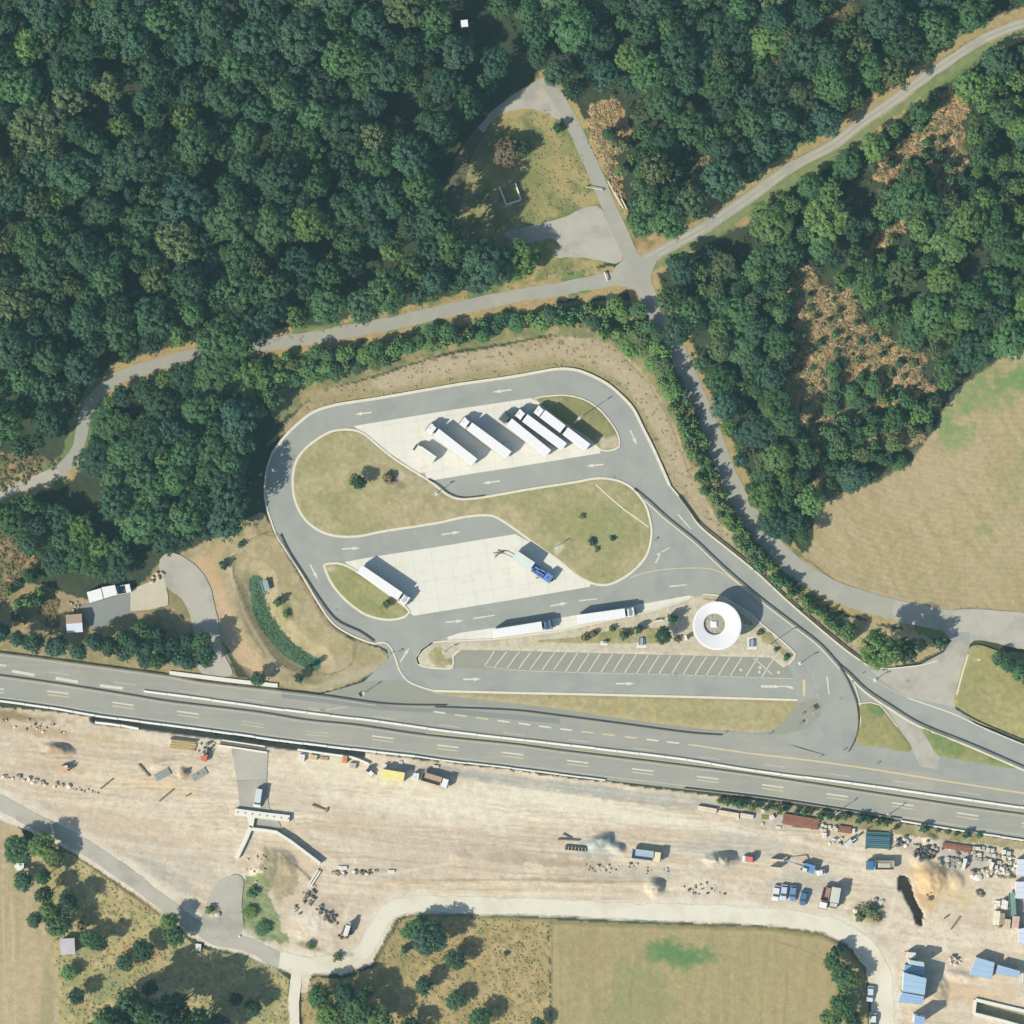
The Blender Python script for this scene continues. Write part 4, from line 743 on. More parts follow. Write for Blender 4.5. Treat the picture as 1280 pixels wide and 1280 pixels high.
def where(x, y):
    for t, a, b, d in LM:
        if (x-a)**2+(y-b)**2 < d*d: return t
    if pl_near(x, y, ROAD_W) < 42: return 'along the forest road'
    if pl_near(x, y, ROAD_NE) < 42: return 'along the gravel track'
    if pl_near(x, y, ROAD_E) < 42: return 'along the paved lane'
    if y < 32: return 'at the top edge'
    if x < 32: return 'at the left edge'
    if x > 1248: return 'at the right edge'
    return 'in its '+('upper' if y < 200 else 'lower')+' '+('left' if x < 270 or 860 < x < 1010 else 'right')+' interior'
SHORT = ['dense upper left forest', 'wood above the gravel track', 'wood east of the lane', 'grove beside the lorry loop', 'far left wood']
for rr, x, y, h, tn, zi in ALL[:285]:
    sz = 'broad' if rr > 20 else 'medium' if rr > 15.5 else 'small'
    tree(x, y, rr*1.06, h, tn, f'{sz} {tn} crown, {SHORT[zi]}, {where(x, y)}', 'broadleaf trees '+FORESTS[zi][0], meshes=LOOSE if tn in ('olive green',) and random.random() < .5 else None, j=.2)
# the many smaller trees beyond those, one body per kind
VV, TT, n0 = [], [], 0
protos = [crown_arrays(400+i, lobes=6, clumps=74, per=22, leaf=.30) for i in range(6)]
for rr, x, y, h, tn, zi in rest:
    v, q, t = protos[random.randrange(6)]; a = random.uniform(0, 6.28); s = rr*1.06*S/5; wx, wy = W(x, y); c, k = math.cos(a), math.sin(a)
    V2 = np.empty_like(v); V2[:, 0] = (v[:, 0]*c-v[:, 1]*k)*s+wx; V2[:, 1] = (v[:, 0]*k+v[:, 1]*c)*s+wy; V2[:, 2] = v[:, 2]*h/14
    col = np.array(TONES[tn])/np.array(TONES['mid green'])*random.uniform(.88, 1.12); VV.append(V2); TT.append(t*col)
print('small trees', len(rest))
V = np.concatenate(VV); o = bpy.data.objects.new('smaller_woodland_trees', npmesh('smaller_woodland_trees', V, np.arange(len(V)).reshape(-1, 4), M['leaf'], np.concatenate(TT), 'v'))
o.color = (*TONES['mid green'], 1); link(o); o['kind'] = 'stuff'; o['label'] = 'smaller trees filling the woods between the large crowns'; o['category'] = 'trees'
# undergrowth: low clumps in the woods and the brown bracken of the clearings
def clumps(name, polys, n, col, m, rr=(.35, .9), hh=.7, per=10, leaf=.28, var=.25, label=None, cat=None, avoid=()):
    rg = np.random.default_rng(len(name)+n); V = []; T = []; tot = sum(abs(sum(p[i-1][0]*p[i][1]-p[i][0]*p[i-1][1] for i in range(len(p)))) for p in polys)
    for p in polys:
        ar = abs(sum(p[i-1][0]*p[i][1]-p[i][0]*p[i-1][1] for i in range(len(p)))); k = max(1, int(n*ar/tot)); P = np.array(p)
        xy = np.stack([rg.uniform(P[:, 0].min(), P[:, 0].max(), k*5), rg.uniform(P[:, 1].min(), P[:, 1].max(), k*5)], 1)
        xy = xy[pip(xy[:, 0]+(fbm(xy[:, 0]/9, xy[:, 1]/9, 1)-.5)*13, xy[:, 1]+(fbm(xy[:, 0]/9, xy[:, 1]/9, 3)-.5)*13, p)][:k]
        for x, y in xy:
            if any(inp(x, y, q_) for q_ in avoid): continue
            wx, wy = W(x, y); r = rg.uniform(*rr); q = rg.normal(size=(per, 3)); q /= np.linalg.norm(q, axis=1, keepdims=True); q[:, 2] = np.abs(q[:, 2])
            c = np.array([wx, wy, ground_z(x, y)+.05])+q*np.array([r, r, r*hh]); v, _ = rot_leaves(c, q+np.array([0, 0, .5]), rg.uniform(.7, 1.3, per)*leaf, rg)
            V.append(v); tn = np.array(col[rg.integers(0, len(col))])/np.array(col[0]); T.append(np.repeat(tn*rg.uniform(1-var, 1+var)*rg.uniform(.8, 1.2, (per, 1)), 4, 0))
    V = np.concatenate(V); o = bpy.data.objects.new(name, npmesh(name, V, np.arange(len(V)).reshape(-1, 4), M[m], np.concatenate(T), 'v'))
    o.color = (*col[0], 1); link(o, kind='stuff')
    if label: o['label'] = label; o['category'] = cat
BR = (.44, .31, .165)
clumps('bracken', BRACKEN, 4300, [BR, (.50, .36, .20), (.38, .27, .14), (.46, .33, .18), (.13, .17, .07), (.12, .15, .06), (.38, .27, .15)], 'dry', (.3, 1.1), .7, 24, .15, var=.12, label='brown dried bracken covering the clearings in the wood', cat='bracken')
clumps('scrub_undergrowth', SCRUB, 900, [(.14, .13, .07), (.08, .10, .04), (.2, .15, .08)], 'dry', (.3, .9), .8, 10, .26, label='low mixed scrub in the smaller clearings', cat='scrub')
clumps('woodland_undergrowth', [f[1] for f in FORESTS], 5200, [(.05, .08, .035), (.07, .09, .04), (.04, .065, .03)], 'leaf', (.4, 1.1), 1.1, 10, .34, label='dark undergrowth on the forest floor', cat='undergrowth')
clumps('meadow_tussocks', [MEADOW_SW, MEADOW_S], 3600, [(.33, .27, .15), (.21, .22, .10), (.36, .28, .16), (.14, .18, .07)], 'dry', (.2, .5), .7, 8, .16, label='dry tussocks and weeds in the rough meadows', cat='tussocks')
clumps('verge_tussocks', [BANK, CLEAR_N], 1600, [(.28, .25, .14), (.15, .19, .08), (.34, .27, .17)], 'dry', (.15, .42), .7, 7, .15, label='weeds and tussocks on banks and verges', cat='weeds', avoid=[[(625,300),(640,286),(690,270),(736,254),(740,215),(690,130),(672,138),(600,175),(575,270),(555,262),(590,150),(680,95),(745,200),(800,315),(790,350),(600,384),(560,384),(700,354),(765,338),(690,330),(655,306)]])
HN = [(270,462),(300,455),(350,446),(400,440),(480,432),(560,412),(640,396),(700,386),(745,378),(790,382),(812,400),(826,425),(838,455),(850,485),(838,495),(822,470),(800,448),(765,425),(735,408),(690,403),(640,412),(600,422),(540,434),(490,450),(440,462),(400,470),(350,484),(310,478)]
LANEB = [(845,470),(862,500),(880,548),(892,590),(905,625),(925,655),(950,690),(945,705),(918,675),(892,640),(876,610),(862,570),(848,530),(832,490)]
clumps('hedge_undergrowth', [HN, LANEB, [(940,675),(1000,730),(1060,780),(1050,795),(985,748),(935,700)]], 1500, [(.10, .17, .06), (.16, .19, .08), (.12, .20, .06), (.22, .20, .10)], 'leaf', (.3, .9), 1.0, 12, .22, label='uneven low scrub between the hedge bushes', cat='scrub')
clumps('pond_reeds', [[(316,730),(328,728),(334,748),(342,772),(358,793),(378,812),(394,826),(388,834),(366,824),(344,808),(326,784),(317,756)]], 500, [(.10, .17, .085), (.14, .20, .08), (.07, .13, .07)], 'leaf', (.15, .38), .3, 8, .17, label='green reeds filling the curved pond', cat='reeds')
# hedges and single bushes
def row(poly, n, r, h, tones, label, group, name='hedge_bush', kind='bush', sp=.62):
    xs = [p[0] for p in poly]; yy = [p[1] for p in poly]; got = []
    for _ in range(n*40):
        x, y = random.uniform(min(xs), max(xs)), random.uniform(min(yy), max(yy)); rr = random.uniform(*r)
        if len(got) >= n: break
        if not inp(x, y, poly) or any((x-a)**2+(y-b)**2 < ((c+rr)*sp)**2 for a, b, c in got): continue
        got.append((x, y, rr)); tn = pick(tones); u = (x-min(xs))/(max(xs)-min(xs)) if max(xs)-min(xs) > max(yy)-min(yy) else (y-min(yy))/(max(yy)-min(yy)); hz_ = max(xs)-min(xs) > max(yy)-min(yy)
        e_ = ['left end', 'left part', 'middle part', 'right part', 'right end'] if hz_ else ['top', 'upper part', 'middle part', 'lower part', 'bottom']
        mid = (r[0]+r[1])/2; tree(x, y, rr, random.uniform(*h), tn, f"{'wide' if rr > mid else 'narrow'} {tn} {label}, {e_[min(4, int(u*5))]}", group, kind, name)
MG = {'mid green': 3, 'fresh green': 3, 'dark green': 2, 'olive green': 1.5}
row(HN, 95, (8, 13), (3, 5.5), {'mid green': 3, 'fresh green': 4, 'dark green': 1, 'olive green': 1.5}, 'bush in the hedge above the lorry park', 'bushes in the hedge above the lorry park')
row([(845,470),(862,500),(880,548),(892,590),(905,625),(925,655),(950,690),(945,705),(918,675),(892,640),(876,610),(862,570),(848,530),(832,490)], 60, (5.5, 9), (2.2, 4.2), {'olive green': 3, 'mid green': 4, 'fresh green': 2, 'yellowish': 1}, 'bush on the bank beside the paved lane', 'bushes on the bank beside the lane')
row([(925,665),(960,702),(1000,740),(1050,780),(1070,800),(1055,800),(1020,772),(985,742),(950,712)], 22, (5.5, 9), (2.5, 4.5), {'mid green': 3, 'fresh green': 2, 'dark green': 1}, 'bush in the narrow row between link road and lane', 'bushes between link road and lane')
row([(-60,782),(0,786),(60,802),(100,800),(130,792),(170,788),(210,790),(245,796),(262,806),(264,828),(240,832),(180,824),(120,816),(60,806),(0,795),(-60,792)], 62, (10, 15), (6, 10), {'bluish green': 4, 'dark green': 3, 'mid green': 2}, 'tree of the thick hedge above the motorway', 'trees of the thick hedge above the motorway', 'hedge_tree', 'tree')
row([(12,722),(40,718),(60,726),(60,745),(48,775),(20,780),(8,760)], 9, (7, 11), (3, 5), MG, 'bush in the scrub left of the blue and brown hut', 'bushes in the scrub left of the hut')
row([(560,330),(600,318),(640,305),(672,318),(670,338),(620,345),(560,362),(520,376),(520,360)], 16, (8, 13), (4, 7), MG, 'tree beside the upper gravel turning area', 'trees beside the gravel turning area', 'small_tree', 'tree')
row([(905,340),(930,325),(985,330),(990,370),(980,420),(985,500),(1005,545),(1015,580),(1010,610),(975,640),(950,610),(930,560),(910,510),(890,450),(870,400),(880,360)], 34, (8, 14), (4, 8), MG, 'bush filling the strip of wood beside the lane', 'bushes in the strip of wood beside the lane')
row([(1040,450),(1100,470),(1140,500),(1170,520),(1150,560),(1100,596),(1050,600),(1030,590),(1025,540),(1035,500)], 48, (7, 12), (2.5, 5), {'dark green': 3, 'mid green': 3, 'olive green': 2}, 'bush at the lower end of the brown clearing', 'bushes at the end of the brown clearing')
row([(1105,165),(1180,110),(1240,95),(1240,250),(1150,300),(1080,330),(1060,300),(1100,250)], 30, (6, 10), (2, 5), {'dark green': 2, 'mid green': 3, 'olive green': 3}, 'bush among the brown bracken of the upper clearing', 'bushes in the upper bracken clearing')
row([(735,120),(800,180),(850,180),(860,250),(800,285),(785,250),(770,190)], 18, (7, 11), (3, 6), {'mid green': 3, 'olive green': 2, 'dark green': 1}, 'bush beside the pale timber logs', 'bushes beside the logs')
row(BRACKEN[1], 46, (3.5, 7), (1.2, 2.6), {'dark green': 2, 'mid green': 2, 'olive green': 3}, 'shrub scattered in the big brown clearing', 'shrubs in the big brown clearing', 'scrub_bush', 'bush', 1.2)
sg = 'roadside shrubs below the motorway'
for k, (x, y, r, h) in enumerate([(900,1001,4,1.5),(908,1003,5,2),(916,1002,5.5,2),(924,1005,6.5,3),(931,1005,5,2.4),(940,1008,5.5,2.6),(950,1006,4,1.5),(958,1009,4.5,1.8),(968,1010,4,1.5),(974,1012,6.5,3),(982,1011,4.5,1.8),(995,1015,4,1.6),(1005,1016,4.5,1.8),(1012,1016,3.5,1.4),(1026,1019,6,2.6),(1036,1021,4.5,2),(1046,1023,4.5,1.8),(1055,1021,5,2.2),(1075,1023,8,3),(1085,1025,6,2.6),(1098,1028,5.5,2.4),(1107,1029,5,2),(1120,1034,4,1.4),(1155,1036,7,2.8),(1172,1038,3.5,1.2),(1184,1040,4,1.4),(1195,1042,4,1.2),(1208,1043,6.5,2.6),(1224,1044,4.5,1.8)]):
    tree(x, y, r, h, ['mid green', 'olive green', 'dark green', 'bluish green'][k % 4], f"{['mid green','olive green','dark green','bluish green'][k%4]} roadside shrub in the row below the motorway", sg, 'shrub', 'roadside_shrub')
SG = [  # x, y, r, height, tone, label
 (645,325,21,7,'fresh green','round bright green tree beside the gravel turning area'),(634,192,15,5,'brownish','brownish bush tree in the middle of the upper clearing'),(652,188,9,4,'dark green','dark bush leaning on the brownish tree in the upper clearing'),(697,161,6,3,'dark green','small dark bush at the edge of the forest road in the clearing'),
 (1097,810,21,12,'fresh green','tall rounded tree in the tip between link road and lane'),(1130,812,12,8,'dark green','middle tree right of the tall rounded tree by the lane'),(1172,803,7.5,4,'dark green','small bush at the right end of the tip by the lane junction'),(1060,790,9,4.5,'fresh green','bright bush left of the tall rounded tree by the lane'),(1148,806,7,9,'bluish green','thin tree between two trees in the tip by the lane'),
 (828,793.5,9,5.5,'dark green','round dark tree left of the round white building'),(840,773,6,4,'dark green','dark small tree close to the left rim of the round building'),(779,794,5.5,2.6,'olive green','clipped round green bush left of the picnic table'),(765,786,4,1.8,'olive green','low bush between bus-long lorry and clipped bush'),(732,797,5,1.8,'yellowish','thin yellowish bush at the left end of the planted bed'),(742,792,4,2,'brownish','bare brownish shrub behind the right-hand lorry'),(798,786,5,3,'dark green','dark bush right of the clipped round bush'),(846,799,4,1.6,'brownish','small brown bush right of the round dark tree'),
 (448,603,8.5,4.5,'dark green','single dark tree in the big grass island'),(486,598,7,2.2,'brownish','thin brownish shrub left of the pale spot in the grass island'),(740,678,5,1.4,'dark green','first low dark bush in the right part of the grass island'),(766,673,3.8,1.2,'dark green','smallest dark bush in the right part of the grass island'),(747,686,4,1,'olive green','flat olive bush below the first low bush in the grass island'),(728,645,4,.9,'olive green','flat faint weed bush in the upper part of the grass island'),
 (483,755,5.5,2.6,'olive green','brown-green bush on the small leaf-shaped island by the lorry cab'),(348,752,5.5,2.6,'mid green','bush beside the inlet grate of the pond'),(357,768,4.5,1.2,'fresh green','low bush trailing down from the pond inlet'),(373,848,5.5,2,'dark green','small round bush below the lower end of the pond'),(324,848,8,4,'dark green','dark bush under the hedge shade by the motorway'),(280,706,5.5,2.2,'dark green','single bush on the bare bank left of the pond'),(301,681,4,1.4,'mid green','small bush on the pond fence near its top'),(388,834,3.5,4,'dark green','slim dark tree at the lower end of the pond'),
 (23,1060,15,6,'mid green','wide tree at the left edge above the white box'),(56,1056,15,6.5,'fresh green','spiky fresh green tree beside the haul road shadow'),(70,1070,11,5,'olive green','olive tree next to the haul road bend'),(30,1101,11,4,'bluish green','bluish bush just below the white box'),(56,1095,9,7,'mid green','upper tree of the narrow column at far left'),(58,1117,9,7,'dark green','second tree of the narrow column at far left'),(64,1136,11,7.5,'fresh green','third tree of the narrow column at far left'),(76,1153,14,7,'mid green','broad tree directly above the lilac roofed shed'),(44,1149,8,3.5,'dark green','round bush left of the tree above the shed'),(88,1128,11,7,'dark green','dark tree right of the narrow column at far left'),(103,1157,7,3.5,'brownish','orange-brown bush right of the tree above the shed'),(113,1172,10,4.5,'mid green','tree right of the lilac roofed shed'),(126,1176,10,6,'dark green','dark tree two crowns right of the lilac roofed shed'),
 (213,1150,10,5.5,'fresh green','bright tree at the meadow corner by the haul road'),(219,1168,11,5,'mid green','lower tree at the meadow corner by the haul road'),(180,1187,12,5,'dark green','round dark tree in the meadow'),(157,1202,9,3.5,'dark green','oval dark bush below left of the round meadow tree'),(97,1243,9,5,'dark green','slim dark tree at the lower left meadow edge'),(86,1215,9,3,'fresh green','bright green bush below the shed'),
 (150,1275,22,17,'dark green','big dark tree at the bottom edge, left one'),(180,1258,18,16,'mid green','big tree at the bottom edge with a lighter crown'),(207,1266,20,17,'dark green','big dark tree at the bottom edge, right one'),(235,1285,20,16,'mid green','tree cut by the bottom edge right of the dark ones'),(122,1292,16,9,'mid green','tree cut by the bottom edge at the left of the dark ones'),(165,1246,16,15,'mid green','tree of the big bottom mass, upper left one'),(222,1252,15,14,'dark green','tree of the big bottom mass, upper right one'),(252,1268,15,14,'mid green','tree of the big bottom mass, furthest right one'),(138,1268,15,12,'fresh green','brighter tree of the big bottom mass, furthest left one'),(190,1232,9,9,'bluish green','small pale crown in the shade of the big bottom trees'),(296,1246,8,4.5,'dark green','slim bush left of two in the meadow by the haul road fork'),(318,1258,10,5,'dark green','spiky dark bush in the meadow by the haul road fork'),(272,1283,16,7,'dark green','dark tree at the bottom edge left of the haul road fork'),
 (400,1243,15,7,'mid green','upper left tree of the cluster below the haul road'),(412,1266,16,8,'fresh green','lower left tree of the cluster below the haul road'),(432,1240,12,8,'dark green','middle dark tree of the cluster below the haul road'),(448,1258,17,8.5,'mid green','largest middle tree of the cluster below the haul road'),(474,1270,15,7,'fresh green','right tree of the cluster below the haul road'),(430,1284,14,7,'mid green','bottom tree of the cluster below the haul road'),(460,1235,8,6,'olive green','small olive tree at the top of the cluster below the haul road'),
 (511,1163,9,4,'mid green','slim bush left of the large tree in the meadow corner'),(525,1157,11,5,'mid green','medium tree touching the large tree in the meadow corner'),(538,1172,18,8,'bluish green','large bluish tree in the meadow corner below the haul road'),(506,1187,5,2,'dark green','tiny dark bush below the meadow corner trees'),(570,1197,11,5,'dark green','dark oval tree right of the large meadow corner tree'),(530,1230,11,5,'dark green','wedge-shaped dark tree in the middle of the meadow'),(571,1248,12,3.5,'dark green','round spiky dark tree in the middle of the meadow'),(600,1272,12,5,'mid green','tree at the bottom edge in the meadow'),(515,1284,12,5,'dark green','dark tree cut by the bottom edge in the meadow'),(672,1280,8,4,'dark green','small tree cut by the bottom edge near the field boundary'),(632,1193,3,.9,'olive green','low weed in the dry meadow'),
 (1038,1200,10,5,'mid green','top left tree of the clump at the field corner'),(1050,1214,12,6,'mid green','second tree of the clump at the field corner'),(1063,1222,10,5.5,'fresh green','right tree of the clump at the field corner'),(1055,1236,9,4.5,'fresh green','bright middle tree of the clump at the field corner'),(1051,1256,13,5.5,'mid green','large lower tree of the clump at the field corner'),(1038,1272,11,5,'fresh green','bottom left tree of the clump at the field corner'),(1066,1274,10,5,'dark green','bottom right tree of the clump at the field corner'),(1045,1186,7,4,'dark green','topmost small tree of the clump at the field corner'),
 (1247,824,8,3.5,'mid green','first bush of the short hedge at the right edge'),(1260,832,9,4,'dark green','second bush of the short hedge at the right edge'),(1273,840,10,4,'mid green','third bush of the short hedge at the right edge'),(1290,848,11,4,'dark green','fourth bush of the short hedge at the right edge'),
 (1086,1138,7,2,'olive green','leafy shrub on the stony island in the building yard'),(1075,1146,6,1.5,'olive green','low shrub at the left side of the stony island in the yard'),(1096,1147,5,1.3,'brownish','dry shrub at the right side of the stony island in the yard'),(316,1115,7,1.6,'mid green','low bush on the green mound below the bridge walls'),(312,1140,8,1.4,'fresh green','bright low bush on the green mound below the bridge walls'),(328,1160,8,1.3,'mid green','lower bush on the green mound below the bridge walls'),(262,1136,5,1.4,'olive green','small bush on the round mound by the haul road'),(388,1182,5,1.2,'olive green','low shrub below the pale rubble heap'),(422,1196,5,1.1,'olive green','low shrub at the right tip below the rubble heap'),
 (530,238,20,19,'mid green','tall tree at the forest edge left of the upper clearing, middle one'),(548,276,20,19,'dark green','tall tree at the forest edge left of the upper clearing, lower one'),(520,200,20,19,'bluish green','tall tree at the forest edge left of the upper clearing, upper one'),(566,306,18,16,'mid green','tall tree at the lower left corner of the upper clearing'),(552,165,17,18,'dark green','tall tree at the upper left corner of the upper clearing'),(585,140,14,15,'mid green','tall tree shading the track at the top of the upper clearing'),(272,432,20,13,'mid green','large tree whose crown covers the forest road'),(300,428,20,13,'mid green','second large tree whose crown covers the forest road'),(1035,610,9,4,'olive green','olive bush at the edge of the hay field'),(970,812,3,1.2,'mid green','small hedge plant on the tip of the service island'),(983,822,4,1.3,'mid green','second hedge plant on the tip of the service island'),(950,790,4,1.2,'olive green','low plant right of the round building')]
for k, (x, y, r, h, tn, lb) in enumerate(SG):
    if not (x < 300 and 420 < y < 440 and r < 15):
        tree(x, y, r*1.25, h*1.25, tn, lb, None, 'tree' if 'tree' in lb or 'crown' in lb else 'bush', 'tree' if h > 4 else 'bush', .06)
# ------------------------------------------------------------------ vehicles
def ang(dx, dy): return math.atan2(-dy, dx)
_wh = MB().tube((0, -.14, 0), (0, .14, 0), .5, n=14); WHEEL = rawmesh('wheel', _wh.v, _wh.f, M['rubber'])
_rm = MB().tube((0, -.15, 0), (0, .15, 0), .24, n=10); RIM = rawmesh('rim', _rm.v, _rm.f, M['steel'])
def wheel(p, x, y, r=.5, w=.28):
    o = bpy.data.objects.new('wheel', WHEEL); link(o, p); o.location = (x, y, r); o.scale = (r/.5, w/.28, r/.5)
    q = bpy.data.objects.new('rim', RIM); link(q, o)
def cab(root, x1, col='white', L=2.2, w=2.46, h=2.9, color=None, defl=True):
    m = M[col]; x0 = x1-L
    c = MB().side([(x0, .55), (x1-.05, .55), (x1, 1.5), (x1-.28, h), (x0, h)], -w/2, w/2).obj('cab', m, root, bevel=.09, color=color)
    MB().side([(x1-.03, 1.62), (x1+.02, 1.62), (x1-.20, 2.45), (x1-.27, 2.45)], -w*.44, w*.44).obj('windscreen', M['glass'], c)
    for s in (-1, 1): MB().box(x1-.75, s*(w/2+.005), 1.6, .8, .03, .75).obj('side_window', M['glass'], c); MB().box(x1-.1, s*(w/2+.14), 1.5, .12, .22, .75).obj('mirror', M['dark'], c)
    if defl: MB().side([(x0+.1, h-.02), (x1-.75, h-.02), (x0+.45, h+.75), (x0+.1, h+.78)], -w*.42, w*.42).obj('roof_deflector', m, c, bevel=.08, color=color); MB().box(x1-.95, 0, h-.01, .45, .6, .07).obj('roof_hatch', M['dark'], c)
    MB().box(x1-.02, 0, .4, .25, w*.96, .4).obj('bumper', M['dark'], c); return c
def body(root, x0, x1, w=2.55, z0=1.15, z1=3.95, m='white', color=None, name='trailer_box', ribs=0):
    b = MB().box((x0+x1)/2, 0, z0, x1-x0, w, z1-z0).obj(name, M[m], root, bevel=.05, color=color)
    MB().box((x0+x1)/2, 0, z0-.18, x1-x0-.1, w*.96, .16).obj('side_rail', M['steel'], b)
    for s in (-1, 1): MB().box(x0-.015, s*w*.245, z0+.08, .03, w*.46, z1-z0-.2).obj('rear_door', M['offwhite'], b)
    r = MB()
    for k in range(1, 9): r.box(x0+(x1-x0)*k/9, 0, z1-.004, .05, w*.97, .014)
    r.obj('roof_seams', M['offwhite'], b); return b
def artic(x, y, dx, dy, label, group='lorries parked in the lorry park', L=16.2, cabm='white', cabcol=None, mt='white', ncab=True, name='articulated_lorry', w=2.5, cat='lorry'):
    t = thing(name, x, y, label, cat, group, ang(dx, dy), .075); h = L/2; tr = L-2.75 if ncab else L
    body(t, -h, -h+tr, w, m=mt); MB().box(-h+tr/2, 0, .8, tr-.6, .9, .25).obj('chassis', M['dark'], t)
    for k in (1.6, 2.9, 4.2):
        for s in (-1, 1): wheel(t, -h+k, s*1.0)
    for s in (-1, 1): MB().box(-h+7, s*1.15, .5, 3.4, .06, .5).obj('side_guard', M['steel'], t)
    if ncab:
        MB().box(h-2.6, 0, .6, 4.6, .85, .3).obj('tractor_frame', M['dark'], t); cab(t, h, cabm, color=cabcol)
        for xx in (h-1.3, h-4.6):
            for s in (-1, 1): wheel(t, xx, s*1.0)
        for s in (-1, 1): MB().box(h-3.1, s*.95, .5, 1.1, .5, .55).obj('fuel_tank', M['steel'], t)
    return t
artic(564.5, 555.5, -55, -43, 'white lorry, first of the row from the left with its cab at the upper end')
artic(606.5, 547.3, -57, -42, 'white lorry, second of the row, shadow of its neighbour beside it')
t = artic(656, 543.5, -50, -40.5, 'white lorry, third of the row, pulled by a dark tractor', cabm='car', cabcol=(.05, .08, .07), L=16.6)
artic(675.5, 537, -57, -42, 'white lorry, fourth of the row, tight against the third')
t = thing('drawbar_lorry', 702, 535.5, 'white drawbar lorry with two boxes, last of the row beside the small grass island', 'lorry', 'lorries parked in the lorry park', ang(-66, -50), .075)
body(t, -8.9, -1.2); body(t, -.4, 6.6, name='truck_box'); cab(t, 9.0); MB().box(3, 0, .8, 11, .9, .3).obj('chassis', M['dark'], t); MB().box(-1, 0, .75, 1.6, .15, .15).obj('drawbar', M['dark'], t)
for xx in (-6.4, -5.1, -.2+1.2, 2.4, 7.6):
    for s in (-1, 1): wheel(t, xx, s*1.0)
artic(480.5, 731.5, 56, 38, 'white lorry alone on the lower apron beside the leaf-shaped island')
artic(653, 786, 68, -11, 'white trailer with a blue-grey cab on the long bay, left one', cabm='car', cabcol=A(120, 140, 175), L=16.4)
artic(757.5, 769, 70, -9.5, 'all-white lorry on the long bay, right one nearer the round building', L=16)
t = thing('box_van', 531.5, 567.5, 'small pale box van, nearly the colour of the concrete, left of the lorry row', 'van', None, ang(-32, -22), .075)
b = MB().box(-.5, 0, .6, 5.2, 2.3, 2.5).obj('van_body', M['conc2'], t, bevel=.08); MB().box(-.5, -1.0, 3.08, 5.1, .3, .05).obj('roof_edge', M['white'], b); MB().side([(2.1, .5), (3.5, .5), (3.5, 1.2), (2.9, 2.1), (2.1, 2.2)], -1.05, 1.05).obj('cab', M['offwhite'], t, bevel=.08)
MB().side([(3.45, 1.25), (3.53, 1.25), (2.95, 2.08), (2.87, 2.05)], -.95, .95).obj('windscreen', M['glass'], t)
for xx in (-1.9, 2.6):
    for s in (-1, 1): wheel(t, xx, s*.98, .36, .22)
t = thing('truck_with_box', 666, 709, 'blue tractor lorry with machinery on its deck and a pale mint box behind', 'lorry', None, ang(40, 27), .075)
b = MB().box(-3.2, 0, 1.1, 5.9, 2.9, 2.9).obj('container_box', M['matte'], t, bevel=.05, color=A(226, 238, 228)); MB().box(.9, 0, .85, 11.5, .9, .3).obj('chassis', M['dark'], t)
c_ = MB().side([(4.1, .5), (6.2, .5), (6.25, 1.5), (6.0, 2.8), (4.1, 2.8)], -1.2, 1.2).obj('cab', M['car'], t, bevel=.09, color=A(110, 150, 215)); MB().side([(6.2, 1.6), (6.27, 1.6), (6.08, 2.4), (6.0, 2.4)], -1.05, 1.05).obj('windscreen', M['glass'], c_)
MB().box(5.0, 0, 2.79, .5, .6, .06).obj('roof_hatch', M['dark'], c_)
MB().box(2.1, 0, 1.15, 4.0, 2.3, .25).obj('deck', M['car'], t, color=A(95, 130, 190))
for k, (x, y, l, w_, h, cc) in enumerate(((1.0, .5, 1.8, .3, .7, A(130,165,225)), (2.4, -.2, 2.6, .3, .9, A(130,165,225)), (2.2, .7, 2.8, .28, .5, A(150,180,230)), (2.9, -.75, 1.6, .35, .7, A(90,120,180)), (.9, -.7, 1.1, .5, .5, A(90,110,150)))): MB().box(x, y, 1.4, l, w_, h, random.uniform(-.1, .1)).obj('deck_equipment', M['car'], t, color=cc)
MB().tube((3.0, -1.3, .9), (2.6, -1.9, 1.4), .12).tube((2.6, -1.9, 1.4), (2.2, -1.8, .4), .1).obj('side_arm', M['dark'], t)
for xx in (-5.1, -3.8, 1.2, 5.0):
    for s in (-1, 1): wheel(t, xx, s*1.0)
t = thing('folded_crane', 625, 692, 'dark brown folding crane frame on the concrete left of the mint box', 'crane', None, 0, .075)
mb = MB().tube((-1.4, -.7, .2), (0, .3, .8), .16).tube((0, .3, .8), (1.2, .1, 1.0), .16).tube((1.2, .1, 1.0), (3.6, -1.0, .9), .10); mb.obj('jib', M['matte'], t, color=(.13, .10, .07))
mb = MB().tube((-.6, 1.0, .15), (.2, .2, .7), .12).tube((.9, .9, .15), (.5, .1, .6), .1).tube((-1.8, .1, .15), (-.2, .2, .6), .1).tube((-1.5,-1.3,.1),(-.4,-.1,.5),.07).tube((.1, .1, 0), (.1, .1, .8), .28); mb.obj('outriggers', M['matte'], t, color=(.16, .12, .08))
